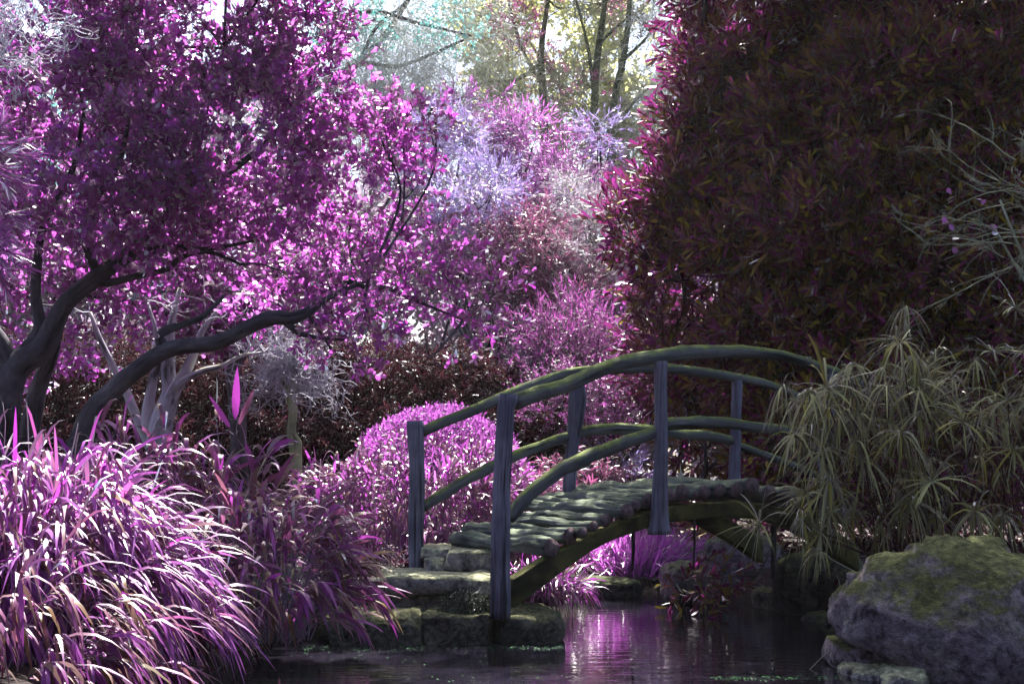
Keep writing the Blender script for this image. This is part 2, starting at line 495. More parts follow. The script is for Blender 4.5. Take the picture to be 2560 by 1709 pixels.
M["dark_bark"] = wood_mat("dark_bark", [(.03, .026, .036), (.075, .066, .085), (.15, .14, .17)], bump=1.0, scale=(16, 4))
M["pale_bark"] = wood_mat("pale_smooth_bark", [(.32, .32, .40), (.45, .45, .54), (.52, .54, .52)], moss=(.24, .27, .12), moss_amt=.15, bump=.3, scale=(14, 5))
M["green_bark"] = wood_mat("lichen_bark", [(.26, .31, .18), (.38, .46, .26), (.48, .54, .32)], bump=.6, scale=(18, 8))
M["olive_bark"] = wood_mat("olive_bark", [(.06, .07, .035), (.10, .11, .06), (.15, .16, .1)], bump=.5, scale=(18, 6))
M["post_wood"] = wood_mat("grey_blue_post_wood", [(.072, .069, .105), (.150, .146, .22), (.25, .245, .345)], moss=(.10, .14, .05), moss_amt=.1, bump=.9, scale=(38, 2.2))
M["rail_wood"] = wood_mat("mossy_rail_wood", [(.055, .06, .075), (.105, .115, .135), (.17, .18, .20)], moss=(.15, .19, .045), moss_amt=.40, bump=.9, scale=(26, 2))
M["log_wood"] = wood_mat("deck_log_wood", [(.05, .06, .075), (.13, .15, .16), (.20, .215, .215)], moss=(.17, .205, .13), moss_amt=.36, bump=1.0, scale=(24, 1.5))
M["end_grain"] = plain_mat("cut_end_grain", [(.06, .035, .04), (.16, .11, .12), (.22, .16, .17)], scale=22, bump=.6)
M["beam_wood"] = wood_mat("algae_beam_wood", [(.045, .042, .018), (.09, .085, .03), (.13, .12, .04)], moss=(.2, .2, .06), moss_amt=.2, bump=.5, scale=(6, 6), coord="Object")
M["pale_twig"] = plain_mat("pale_grey_twig", [(.46, .48, .44), (.62, .64, .58)], scale=3)
M["blue_twig"] = plain_mat("silver_twig", [(.42, .42, .5), (.62, .62, .7)], scale=3)
M["dark_twig"] = plain_mat("dark_twig", [(.05, .045, .05), (.10, .09, .1)], scale=3)
M["olive_twig"] = plain_mat("olive_grey_twig", [(.2, .22, .15), (.32, .33, .25)], scale=5)
M["red_stem"] = plain_mat("dark_red_stem", [(.05, .012, .02), (.09, .03, .04)], scale=5)
M["culm"] = plain_mat("grey_mauve_culm", [(.2, .14, .22), (.32, .26, .34)], scale=5)
M["step_stone"] = stone_mat("step_stone", [(.24, .215, .235), (.36, .33, .345), (.46, .43, .43)], (.46, .46, .29), .42, 3.0, .8)
M["ledge_stone"] = stone_mat("ledge_stone", [(.085, .075, .075), (.17, .155, .14), (.25, .24, .2)], (.20, .20, .10), .22, 4.0, 1.0)
M["boulder"] = stone_mat("mossy_boulder_stone", [(.19, .13, .18), (.36, .29, .34), (.50, .44, .46)], (.125, .135, .05), .28, 2.6, 1.0)
M["dark_stone"] = stone_mat("dark_wet_stone", [(.05, .045, .05), (.09, .085, .085), (.13, .12, .12)], (.08, .1, .04), .2, 3.0, .6)
M["pink_stone"] = stone_mat("mauve_stone", [(.13, .10, .13), (.22, .17, .21), (.28, .24, .28)], (.12, .13, .08), .2, 3.0, .7)
M["ground"] = plain_mat("leaf_litter_soil", [(.010, .007, .006), (.022, .015, .014), (.035, .022, .022)], scale=9, bump=.8)


def water_mat():
    m, nt, out = new_mat("pond_water")
    L = nt.links.new
    tc = N(nt, "ShaderNodeTexCoord")
    mp = N(nt, "ShaderNodeMapping"); mp.inputs["Scale"].default_value = (1.1, 3.2, 1)
    L(tc.outputs["Object"], mp.inputs[0])
    n1 = N(nt, "ShaderNodeTexNoise", i_Scale=3.2, i_Detail=3.0, i_Roughness=.5, i_Distortion=.4); L(mp.outputs[0], n1.inputs[0])
    n2 = N(nt, "ShaderNodeTexNoise", i_Scale=1.3, i_Detail=7.0, i_Roughness=.6); L(tc.outputs["Object"], n2.inputs[0])
    bs = N(nt, "ShaderNodeBsdfPrincipled")
    L(ramp(nt, n2.outputs[0], [(.35, (.005, .004, .007)), (.55, (.012, .010, .017)), (.7, (.022, .019, .028))]), bs.inputs["Base Color"])
    bs.inputs["Roughness"].default_value = .035
    bs.inputs["IOR"].default_value = 1.45
    bp = N(nt, "ShaderNodeBump", i_Strength=.06, i_Distance=.06); L(n1.outputs[0], bp.inputs["Height"]); L(bp.outputs[0], bs.inputs["Normal"])
    L(bs.outputs[0], out.inputs[0])
    return m


M["water"] = water_mat()

# ------------------------------------------------------------------ ground and water
POND = np.array([(-1.9, 2.5), (-1.55, 8.0), (-1.75, 10.1), (0.2, 10.35), (0.15, 11.4), (0.2, 12.6), (0.55, 13.5), (0.95, 14.3), (1.05, 16.4), (2.1, 16.4),
                 (1.9, 14.0), (2.3, 12.6), (2.6, 11.4), (3.1, 9.6), (3.6, 8), (3.6, 2.5)])


def pond_dist(p):
    """Signed distance to the pond's shore, positive inside."""
    a, b = POND, np.roll(POND, -1, 0)
    best = np.full(len(p), 1e9)
    inside = np.zeros(len(p), bool)
    for (x0, y0), (x1, y1) in zip(a, b):
        e = np.array([x1 - x0, y1 - y0])
        w = p - np.array([x0, y0])
        t = np.clip((w @ e) / (e @ e), 0, 1)
        best = np.minimum(best, np.linalg.norm(w - t[:, None] * e, axis=1))
        c = (y0 > p[:, 1]) != (y1 > p[:, 1])
        with np.errstate(divide='ignore', invalid='ignore'):
            inside ^= c & (p[:, 0] < (x1 - x0) * (p[:, 1] - y0) / (y1 - y0 + 1e-12) + x0)
    return np.where(inside, best, -best)


def ground_z(x, y):
    p = np.stack([np.ravel(x), np.ravel(y)], 1)
    s = pond_dist(p)
    bank = .24 + .16 * np.clip((-s) / 2.0, 0, 1) + .02 * np.clip(p[:, 1] - 16, 0, 30)
    k = np.clip((s + .22) / .5, 0, 1)
    k = k * k * (3 - 2 * k)
    z = bank * (1 - k) + (-.55) * k
    z += .025 * np.sin(p[:, 0] * 2.3 + 1.1 * np.sin(p[:, 1] * 1.7)) * np.cos(p[:, 1] * 2.1)
    return z.reshape(np.shape(x))


xs = np.concatenate([-np.geomspace(150, 8.2, 16), np.arange(-8, 8.01, .14), np.geomspace(8.2, 150, 16)])
ys = np.concatenate([-np.geomspace(60, 1.2, 8), np.arange(-1, 26, .14), np.geomspace(26.2, 260, 16)])
gx, gy = np.meshgrid(xs, ys)
gz = ground_z(gx, gy)
nx, ny = len(xs), len(ys)
ii, jj = np.meshgrid(np.arange(ny - 1), np.arange(nx - 1), indexing='ij')
q = np.stack([ii * nx + jj, ii * nx + jj + 1, (ii + 1) * nx + jj + 1, (ii + 1) * nx + jj], -1).reshape(-1, 4)
ground = link("ground", np_mesh("ground", np.stack([gx, gy, gz], -1).reshape(-1, 3), q.ravel(), np.arange(len(q)) * 4, smooth=True), M["ground"])
tag(ground, "dark soil and leaf litter of the garden", "ground", kind="structure")
w = POND.mean(0)
wv = np.array([(x + (.7 if x > 0.5 else -.7), y + (.5 if y > 9 else -.5), 0.0) for x, y in POND])
wv[3] = (.3, 10.9, 0); wv[2] = (-2.3, 10.9, 0)
wv[4:9, 0] -= 1.3
water = link("water", np_mesh("water", wv, np.arange(len(wv)), [0]), M["water"])
tag(water, "dark still pond water with purple reflections", "water", kind="structure")
if water.data.polygons[0].normal.z < 0: water.data.flip_normals()


# ------------------------------------------------------------------ rocks
def rock(name, c, size, mat, seed=0, sq=.55, amp=.18, sub=5, rz=0.0, label=None, cat="rock", group=None, parent=None, strata=0.0, flat=None):
    """A displaced block: sq 0 is round, 1 is boxy; sizes are half extents."""
    import bmesh
    bm = bmesh.new()
    bmesh.ops.create_icosphere(bm, subdivisions=sub, radius=1)
    so = Vector((seed * 13.7, seed * 5.1, seed * 9.3))
    cz, szn = math.cos(rz), math.sin(rz)
    sx, sy, sz = size
    big = max(size)
    e = max(1 - .84 * sq, .16)
    rc = random.Random(seed * 17 + 3)
    cuts = []
    for _ in range(11):
        fn = Vector((rc.gauss(0, 1), rc.gauss(-.3, 1), rc.gauss(.15, .8))).normalized()
        sup = abs(fn.x) * sx + abs(fn.y) * sy + abs(fn.z) * sz
        inr = math.sqrt((fn.x * sx) ** 2 + (fn.y * sy) ** 2 + (fn.z * sz) ** 2)
        cuts.append((fn, (inr + (sup - inr) * min(sq, 1)) * rc.uniform(.80, .96)))
    for v in bm.verts:
        x, y, z = v.co
        p = [math.copysign(abs(t) ** e, t) for t in (x, y, z)]
        p = Vector((p[0] * sx, p[1] * sy, p[2] * sz))
        d = fbm((p / big) * 1.3 + so, 3, 1.0, .55) * amp * big * .55 + fbm((p / big) * 6 + so, 4, 1.0, .55) * amp * big * .16
        if strata:
            d += strata * big * (mnoise.noise(Vector((p.x / big * .8, p.y / big * .8, p.z / big * 9)) + so))
        vd = mnoise.voronoi(p / big * 3.2 + so)[0]
        d += amp * big * (.55 * min(vd[1] - vd[0], .35) - .12)
        nn = Vector((x / sx, y / sy, z / sz)).normalized()
        p = p + nn * d
        for fn, fo in cuts:
            h_ = p.dot(fn) - fo
            if h_ > 0: p = p - fn * (h_ * .88)
        if flat is not None and p.z > flat * sz:
            p.z = flat * sz + (p.z - flat * sz) * .25
        v.co = Vector((p.x * cz - p.y * szn, p.x * szn + p.y * cz, p.z))
    me = bpy.data.meshes.new(name)
    bm.to_mesh(me)
    bm.free()
    me.polygons.foreach_set("use_smooth", np.ones(len(me.polygons), bool))
    me.materials.append(mat)
    o = bpy.data.objects.new(name, me)
    COL.objects.link(o)
    o.location = [float(t) for t in c]
    if label: tag(o, label, cat, group)
    return o


def outline_rock(name, pts, d, thick, mat, seed, label, amp=.05, cat="boulder"):
    """A boulder whose silhouette follows measured points, with a real depth of its own."""
    import bmesh
    pw = np.array([P(x, y, d) for x, y in pts])
    c = (pw.max(0) + pw.min(0)) / 2
    ang = np.arctan2(pw[:, 2] - c[2], pw[:, 0] - c[0])
    rad = np.hypot(pw[:, 2] - c[2], pw[:, 0] - c[0])
    o = np.argsort(ang)
    ang, rad = ang[o], rad[o]
    ang = np.concatenate([ang[-2:] - 2 * math.pi, ang, ang[:2] + 2 * math.pi])
    rad = np.concatenate([rad[-2:], rad, rad[:2]])
    bm = bmesh.new()
    bmesh.ops.create_icosphere(bm, subdivisions=6, radius=1)
    so = Vector((seed * 3.3, seed * 7.7, seed))
    rc = random.Random(seed)
    ex = (pw.max(0) - pw.min(0)) / 2
    cuts = []
    for _ in range(12):
        fn = Vector((rc.gauss(0, .55), -abs(rc.gauss(.9, .4)), rc.gauss(.15, .6))).normalized()
        cuts.append((fn, math.sqrt((fn.x * ex[0]) ** 2 + (fn.y * thick) ** 2 + (fn.z * ex[2]) ** 2) * rc.uniform(.82, .97)))
    for v in bm.verts:
        x, y, z = v.co
        r = float(np.interp(math.atan2(z, x), ang, rad))
        h = math.hypot(x, z)
        k = h ** .62 / max(h, 1e-6)
        p = Vector((x * k * r, math.copysign(abs(y) ** .75, y) * thick, z * k * r))
        big = rad.max()
        n = Vector((x, y, z))
        dd = fbm(p / big * 1.7 + so, 3) * .11 * big * (abs(y) ** .5) + fbm(p / big * 5 + so, 5, 1.0, .6) * amp * big
        vd = mnoise.voronoi(Vector((p.x * .8 - p.z * .5, p.y, p.z + p.x * .5)) / big * 2.1 + so)[0]
        dd += big * (.16 * min(vd[1] - vd[0], .4) - .04)
        vd = mnoise.voronoi(p / big * 6.5 + so)[0]
        dd += big * .05 * min(vd[1] - vd[0], .4) + big * .022 * fbm(p / big * 15 + so, 3, 1.0, .6)
        p = p + n * dd
        for fn, fo in cuts:
            h_ = p.dot(fn) - fo
            if h_ > 0: p = p - fn * (h_ * .85)
        p += n * big * .012 * fbm(p / big * 19 + so, 3, 1.0, .6)
        v.co = p
    me = bpy.data.meshes.new(name)
    bm.to_mesh(me); bm.free()
    me.polygons.foreach_set("use_smooth", np.ones(len(me.polygons), bool))
    me.materials.append(mat)
    ob = bpy.data.objects.new(name, me)
    COL.objects.link(ob)
    ob.location = [float(t) for t in c]
    return tag(ob, label, cat)


def ext(x0, x1, y0, y1, d):
    """centre and half width/height of a stone seen in the box x0..x1, y0..y1 at depth d"""
    a, b = P(x0, y1, d), P(x1, y0, d)
    return (a + b) / 2, (b[0] - a[0]) / 2, (b[2] - a[2]) / 2


# the stones of the landing
def stone_at(name, box, d, depth, mat, seed, label, sq=.8, amp=.1, rz=0., strata=.02, cat="stone", group=None, sub=5, flat=None):
    c, hx, hz = ext(*box, d)
    c = c + np.array([0, depth * .8, 0])
    return rock(name, c, (hx, depth, hz), mat, seed, sq, amp, sub, rz, label, cat, group, strata=strata, flat=flat)


stone_at("step_slab", (925, 1236, 1441, 1484), 10.35, .46, M["step_stone"], 1, "flat pale slab forming the lower step of the landing, left of the nearest bridge post", 1.0, .09, -.05, .02, "step")
stone_at("base_stone", (932, 1232, 1480, 1545), 10.42, .40, M["step_stone"], 2, "rough grey stone under the lower step slab", .88, .12, -.05, .03, "step")
stone_at("step_slab", (1050, 1128, 1368, 1396), 11.1, .34, M["step_stone"], 3, "thin pale slab of the upper step beside the far left bridge post", 1.0, .08, .02, .02, "step")
stone_at("step_stone", (1112, 1270, 1374, 1434), 11.0, .36, M["step_stone"], 4, "thick grey block of the upper step under the first deck log", 1.0, .08, -.04, .02, "step")
stone_at("wedge_stone", (1060, 1112, 1392, 1440), 11.0, .18, M["step_stone"], 5, "small upright stone propping the thin upper slab", .85, .08, 0, 0, "stone")
stone_at("wedge_stone", (1118, 1240, 1428, 1452), 11.0, .25, M["step_stone"], 41, "narrow course of stone between the two step blocks", .85, .08, 0, 0, "stone")
stone_at("ledge_rock", (800, 1062, 1530, 1640), 9.95, .42, M["ledge_stone"], 6, "long layered ledge rock at the water, leftmost of the landing", .8, .16, .05, .05, "rock")
stone_at("ledge_rock", (1058, 1232, 1531, 1630), 9.95, .40, M["ledge_stone"], 7, "squared mossy ledge rock at the water below the lower step", .88, .12, -.03, .05, "rock")
stone_at("ledge_rock", (1224, 1408, 1524, 1640), 10.0, .42, M["ledge_stone"], 8, "rounded grey rock at the water under the foot of the nearest post", .55, .13, .1, .02, "rock")
stone_at("bank_rock", (815, 930, 1470, 1535), 10.6, .3, M["ledge_stone"], 9, "mossy bank rock directly left of the lower step", .6, .25, .3, .03, "rock")
stone_at("bank_rock", (700, 850, 1450, 1560), 10.7, .34, M["ledge_stone"], 10, "greenish bank rock half hidden by the bamboo leaves", .6, .25, -.2, .04, "rock")
stone_at("bank_rock", (560, 780, 1420, 1580), 10.2, .4, M["ledge_stone"], 11, "large pale rock behind the bamboo leaves at the left shore", .6, .2, .2, .04, "rock")
# far bank and under the bridge
stone_at("shore_rock", (1452, 1600, 1450, 1502), 13.6, .4, M["dark_stone"], 12, "low dark rock with a wet top on the far shore under the bridge", .75, .15, .1, .04, "rock")
stone_at("shore_rock", (1662, 1790, 1406, 1520), 12.9, .35, M["pink_stone"], 13, "rounded grey rock in the water behind the leafy drooping branch", .45, .12, .1, .0, "rock")
stone_at("shore_rock", (1780, 1965, 1340, 1500), 13.6, .45, M["pink_stone"], 14, "tall mauve rock under the right half of the bridge", .6, .2, -.2, .03, "rock")
stone_at("shore_rock", (1690, 1770, 1370, 1420), 14.8, .3, M["pink_stone"], 15, "small lilac rock at the back of the shaded bridge opening", .6, .2, -.2, .03, "rock")
stone_at("shore_rock", (1905, 2008, 1472, 1540), 12.4, .3, M["ledge_stone"], 16, "small green mossy rock at the waterline before the dark slab", .6, .2, .2, .04, "rock")
stone_at("shore_rock", (1960, 2180, 1385, 1570), 11.9, .35, M["dark_stone"], 17, "dark smooth slab leaning behind the big boulder", .6, .1, -.5, .0, "rock")
stone_at("shore_rock", (2040, 2160, 1540, 1640), 11.2, .3, M["dark_stone"], 18, "low dark rock at the waterline behind the big boulder", .6, .2, .3, .03, "rock")
stone_at("far_rock", (1590, 1660, 1075, 1160), 19.5, .5, M["step_stone"], 19, "pale grey rock standing beyond the bridge left of its middle post", .6, .2, .1, .02, "rock")
stone_at("far_rock", (1455, 1530, 1150, 1215), 18.0, .4, M["step_stone"], 20, "low pale rock beyond the bridge deck right of the forked post", .6, .2, .1, .02, "rock")

BOULDER = [(2083, 1561), (2096, 1517), (2127, 1462), (2150, 1430), (2187, 1404), (2244, 1382), (2278, 1376), (2299, 1364), (2346, 1353), (2430, 1358),
           (2503, 1366), (2545, 1390), (2600, 1415), (2660, 1470), (2700, 1560), (2720, 1720), (2600, 1830), (2430, 1830), (2310, 1730), (2225, 1650), (2143, 1612), (2101, 1592)]
outline_rock("boulder", BOULDER, 8.55, .66, M["boulder"], 21, "big mossy boulder at the right edge of the pond", .035)
stone_at("foot_stone", (2106, 2290, 1612, 1682), 8.45, .4, M["boulder"], 22, "jutting layered stone right under the overhang of the big boulder", .6, .22, .1, .06, "stone")
stone_at("foot_stone", (2130, 2260, 1664, 1735), 8.25, .25, M["step_stone"], 23, "pale rounded stone at the water below the jutting layered stone", .5, .15, .1, .02, "stone")
stone_at("foot_stone", (2215, 2340, 1676, 1775), 8.0, .25, M["step_stone"], 24, "larger pale stone at the bottom edge below the big boulder", .5, .15, -.1, .02, "stone")
stone_at("far_boulder", (2490, 2720, 1400, 1560), 9.9, .4, M["boulder"], 26, "mossy boulder behind the right shoulder of the biggest one", .5, .2, -.1, .02, "boulder")

# ------------------------------------------------------------------ the log bridge
U = np.array([.88, .475]); U /= np.linalg.norm(U)
W2 = np.array([-U[1], U[0]])
N0 = np.array([(1253 - CX) / F * 10.0, 10.0])
WID = 1.44


def on_bridge(x, o):
    """Plan point of the bridge line at offset o that is seen in photo column x, and its place along the span."""
    k = (x - CX) / F
    b = N0 + W2 * o
    t = (k * b[1] - b[0]) / (U[0] - k * U[1])
    return b + U * t, t


def bp(x, y, o):
    p, t = on_bridge(x, o)
    return np.array([p[0], p[1], ZC + (HOR - y) / F * p[1]])


bridge = empty("log_bridge", (*(N0 + U * 1.7 + W2 * .7), .3), "arched rustic footbridge of mossy logs over the pond", "bridge")


def timber(name, pts, mats, S=16, n=26, wob=.05, seed=0, cap_mat=0, knots=()):
    c = spline(pts, n)
    me = tubes(name, c[None, :, :3], c[None, :, 3], S, uv=True, cap=True, wobble=bark_wobble(wob, 2, seed), cap_mat=cap_mat)
    if knots:
        co = np.empty(len(me.vertices) * 3, np.float32); me.vertices.foreach_get("co", co); co = co.reshape(-1, 3)
        for (kp, kr, kh, axis) in knots:
            dd = np.linalg.norm(co - kp, axis=1)
            co += (np.exp(-(dd / kr) ** 2) * kh)[:, None] * np.asarray(axis)
        me.vertices.foreach_set("co", co.ravel()); me.update()
    return link(name, me, mats, bridge)


def px_r(px, d):
    return px / 2 / F * d


def post(pix, o, widths, seed, knots=(), x_ref=None, label=None):
    pl, t = on_bridge(x_ref or pix[-1][0], o)
    d = pl[1]
    pts = [(*P(x, y, d), px_r(wd, d)) for (x, y), wd in zip(pix, widths)]
    ob = timber("post", pts, [M["post_wood"]], 18, 30, .06, seed, knots=knots)
    if label: ob["label"] = label
    return d


dN = N0[1]
post([(1267, 985), (1262, 1060), (1254, 1200), (1251, 1340), (1250, 1545)], -.02, [43, 43, 44, 49, 50], 1,
     knots=((P(1235, 1262, dN - .05), .05, .03, (0, -1, 0)), (P(1286, 995, dN - .05), .04, .03, (1, -.3, 0))))
post([(1039, 1052), (1041, 1160), (1041, 1300), (1041, 1450)], WID, [41, 40, 39, 39], 2)
post([(1653, 903), (1653, 1000), (1652, 1180), (1650, 1290), (1651, 1335)], -.03, [34, 33, 36, 46, 58], 3)
dF = post([(1443, 955), (1438, 1040), (1430, 1130), (1422, 1250)], WID, [37, 36, 33, 36], 4, label="forked post with a knot, middle of the far railing")
c = spline([(*P(1452, 958, dF - .04), px_r(17, dF)), (*P(1457, 1000, dF - .04), px_r(20, dF)), (*P(1447, 1060, dF - .03), px_r(20, dF)), (*P(1438, 1110, dF), px_r(14, dF))], 14)
link("fork_branch", tubes("fork_branch", c[None, :, :3], c[None, :, 3], 10, uv=True, cap=True), M["post_wood"], bridge)
post([(1843, 950), (1840, 1080), (1836, 1230)], WID, [28, 27, 32], 5)
post([(2079, 935), (2075, 1060), (2068, 1250)], 0, [30, 30, 32], 6)
pr, tr = on_bridge(2060, WID)
link("post", tubes("post", np.array([[(*pr, .75), (*pr, 1.2), (*pr, 1.62)]]), np.full((1, 3), .055), 14, uv=True, cap=True), M["post_wood"], bridge)

# handrails and middle rails
near_top = [(1286, 1004, 40), (1340, 984, 40), (1425, 959, 38), (1508, 922, 37), (1560, 905, 36), (1615, 894, 36), (1680, 886, 35), (1750, 880, 35), (1857, 878, 33), (1930, 885, 28),
            (1960, 890, 26), (2018, 907, 26), (2090, 932, 27), (2150, 960, 27)]
far_top = [(1056, 1080, 28), (1105, 1056, 28), (1150, 1037, 28), (1243, 999, 27), (1329, 963, 26), (1400, 938, 26), (1500, 924, 26), (1600, 919, 25), (1672, 922, 25), (1750, 929, 25), (1829, 943, 24), (1912, 957, 21), (1980, 985, 22), (2055, 1015, 22)]
near_mid = [(1272, 1296, 34), (1290, 1272, 36), (1311, 1246, 37), (1383, 1187, 36), (1454, 1148, 38), (1526, 1119, 34), (1597, 1093, 33), (1650, 1076, 31)]
near_mid2 = [(1655, 1061, 32), (1690, 1058, 32), (1750, 1054, 31), (1822, 1058, 28), (1893, 1067, 26), (1983, 1078, 25), (2076, 1098, 24)]
far_mid = [(1058, 1266, 28), (1100, 1240, 28), (1150, 1208, 28), (1229, 1166, 27), (1279, 1143, 27), (1365, 1109, 26), (1425, 1091, 26)]
far_mid2 = [(1430, 1084, 28), (1480, 1076, 29), (1526, 1072, 29), (1590, 1073, 28), (1637, 1077, 27), (1700, 1085, 26), (1770, 1090, 26), (1838, 1102, 24)]
far_mid3 = [(1842, 1112, 20), (1890, 1128, 19), (1929, 1142, 19), (1983, 1163, 19), (2050, 1190, 18)]


def rail(name, pix, o, seed, knot_at=()):
    pts = []
    for x, y, wd in pix:
        p = bp(x, y, o)
        pts.append((*p, px_r(wd, p[1])))
    kn = [(bp(x, y, o) + np.array([0, -.02, .04]), .03, .022, (0, -.3, 1)) for x, y in knot_at]
    timber(name, pts, [M["rail_wood"]], 18, 60, .07, seed, knots=kn)


rail("handrail", near_top, 0, 11, ((1425, 945), (1857, 866), (1560, 893), (1700, 872)))
rail("handrail", far_top, WID, 12)
rail("middle_rail", near_mid, 0, 13, ((1526, 1108),))
rail("middle_rail", near_mid2, .03, 14, ((1745, 1042),))
rail("middle_rail", far_mid, WID, 15)
rail("middle_rail", far_mid2, WID, 16)
rail("middle_rail", far_mid3, WID, 17)

# deck logs: end centre in the photo, end width in pixels
logs = [(1381, 1369, 45), (1424, 1341, 41), (1458, 1333, 25), (1483, 1315, 26), (1513, 1299, 36), (1567, 1274, 42), (1592, 1262, 28), (1620, 1254, 36), (1650, 1246, 32), (1678, 1240, 34),
        (1707, 1233, 46), (1737, 1233, 22), (1759, 1230, 38), (1802, 1229, 37), (1842, 1226, 34), (1879, 1214, 40), (1924, 1229, 42), (1965, 1231, 38), (2003, 1240, 36), (2040, 1252, 38),
        (2076, 1268, 36), (2110, 1288, 38)]
for i, (x, y, wd) in enumerate(logs):
    o0 = -.01 + .03 * math.sin(i * 2.1)
    p = bp(x, y, o0)
    r = px_r(wd, p[1])
    o1 = WID + .10 + .06 * math.sin(i * 1.3)
    pl2 = p[:2] + W2 * (o1 - o0) + U * random.uniform(-.05, .05)
    r2 = r * random.uniform(.8, 1.05)
    K = 34
    tt = np.linspace(0, 1, K)
    line = np.stack([p[0] + (pl2[0] - p[0]) * tt, p[1] + (pl2[1] - p[1]) * tt, np.full(K, p[2])], 1)
    bow = random.uniform(-.02, .02)
    line[:, :2] += U * (bow * np.sin(tt * math.pi * random.uniform(1, 2.2)))[:, None]
    line[:, 2] += random.uniform(-.008, .012) * np.sin(tt * 3.14) + .008 * np.sin(tt * 9 + i)
    rad = r + (r2 - r) * tt
    rad = rad * (1 + .07 * np.sin(tt * random.uniform(6, 13) + i))
    me = tubes("deck_log", line[None], rad[None], 30, uv=True, cap=True, wobble=bark_wobble(.085, 3, 50 + i), cap_mat=1)
    co = np.empty(len(me.vertices) * 3, np.float32); me.vertices.foreach_get("co", co); co = co.reshape(-1, 3)
    for v in range(len(co)):                                  # gnarled, weather-worn surface
        k, j = divmod(v, 30)
        if k in (0, K - 1): continue
        dv = co[v] - line[k]
        s = tt[k] * 1.5 * 3.4
        a = math.atan2(dv[2], float(dv[:2] @ U))
        co[v] += dv * (-.20 * max(0, .22 - abs(mnoise.noise(Vector((s * .8, math.cos(a) * 3.4 + i * 5, math.sin(a) * 3.4))))) / .22 + .26 * mnoise.noise(Vector((s, math.cos(a) * 1.4 + i * 7, math.sin(a) * 1.4))) + .16 * mnoise.noise(Vector((s * 2.6, math.cos(a) * 3 + i * 7, math.sin(a) * 3))))
    me.vertices.foreach_set("co", co.ravel()); me.update()
    link("deck_log", me, [M["log_wood"], M["end_grain"]], bridge)

# the two curved beams under the deck
up = [(1286, 1447), (1358, 1398), (1447, 1352), (1540, 1308), (1620, 1279), (1700, 1262), (1790, 1254), (1870, 1254), (1940, 1262), (2010, 1285), (2080, 1318), (2150, 1365)]
lo = [(1283, 1524), (1361, 1462), (1433, 1411), (1486, 1371), (1543, 1345), (1622, 1318), (1679, 1304), (1793, 1292), (1865, 1290), (1936, 1303), (2010, 1335), (2090, 1385), (2150, 1430)]
bx = np.linspace(1284, 2150, 40)
uy, ly = np.interp(bx, *zip(*up)), np.interp(bx, *zip(*lo))
ker = np.array([1, 2, 3, 2, 1]) / 9
for arr in (uy, ly):
    arr[2:-2] = np.convolve(arr, ker, 'valid')
for o0 in (.04, WID - .16):
    V = []
    for x, a, b in zip(bx, uy, ly):
        f0 = bp(x, a, .04); f1 = bp(x, b, .04)
        pl0 = f0[:2] + W2 * (o0 - .04)
        pl1 = pl0 + W2 * .12
        V += [(*pl0, f0[2]), (*pl1, f0[2]), (*pl1, f1[2]), (*pl0, f1[2])]
    Fc = []
    n = len(bx)
    for i in range(n - 1):
        for j in range(4):
            Fc.append([i * 4 + j, (i + 1) * 4 + j, (i + 1) * 4 + (j + 1) % 4, i * 4 + (j + 1) % 4])
    Fc += [[0, 1, 2, 3], [(n - 1) * 4 + k for k in (3, 2, 1, 0)]]
    me = np_mesh("beam", np.array(V), np.array(Fc).ravel(), np.arange(len(Fc)) * 4)
    b = link("beam", me, M["beam_wood"], bridge)
    bv = b.modifiers.new("bevel", 'BEVEL'); bv.width = .012; bv.segments = 2

# stakes hanging from the beams under the span
for x, y0, y1, o, r in ((1583, 1325, 1428, .75, .016), (1736, 1296, 1424, .6, .011), (1934, 1300, 1445, .4, .026)):
    p, t = on_bridge(x, o)
    a_, b_ = P(x, y0, p[1]), P(x - 3, y1, p[1])
    pts = np.array([[a_, (a_ + b_) / 2 + np.array([.006, 0, 0]), b_]])
    link("stake", tubes("stake", pts, np.array([[r, r * .9, r * .55]]), 8, uv=True, cap=True), M["dark_bark"], bridge)

# ------------------------------------------------------------------ foliage generators
def in_ell(n, e, shell=.55):
    """Random points in the ellipsoid e = (px, py, rx, ry, depth, half depth) and its centre and radii."""
    cx, cy, rx, ry, d, rd = e
    c = P(cx, cy, d)
    r = np.array([rx / F * d, rd, ry / F * d])
    v = nrm(rng.normal(size=(n, 3)))
    u = rng.random(n) ** (1 / (3 + 5 * shell))
    return c + v * r * u[:, None], v, c, r


def gaps(p, f, thr, seed=0.):
    if thr <= -1: return np.ones(len(p), bool)
    so = Vector((seed, seed * 1.7, -seed))
    return np.array([mnoise.noise(Vector(q) * f + so) > thr for q in p])


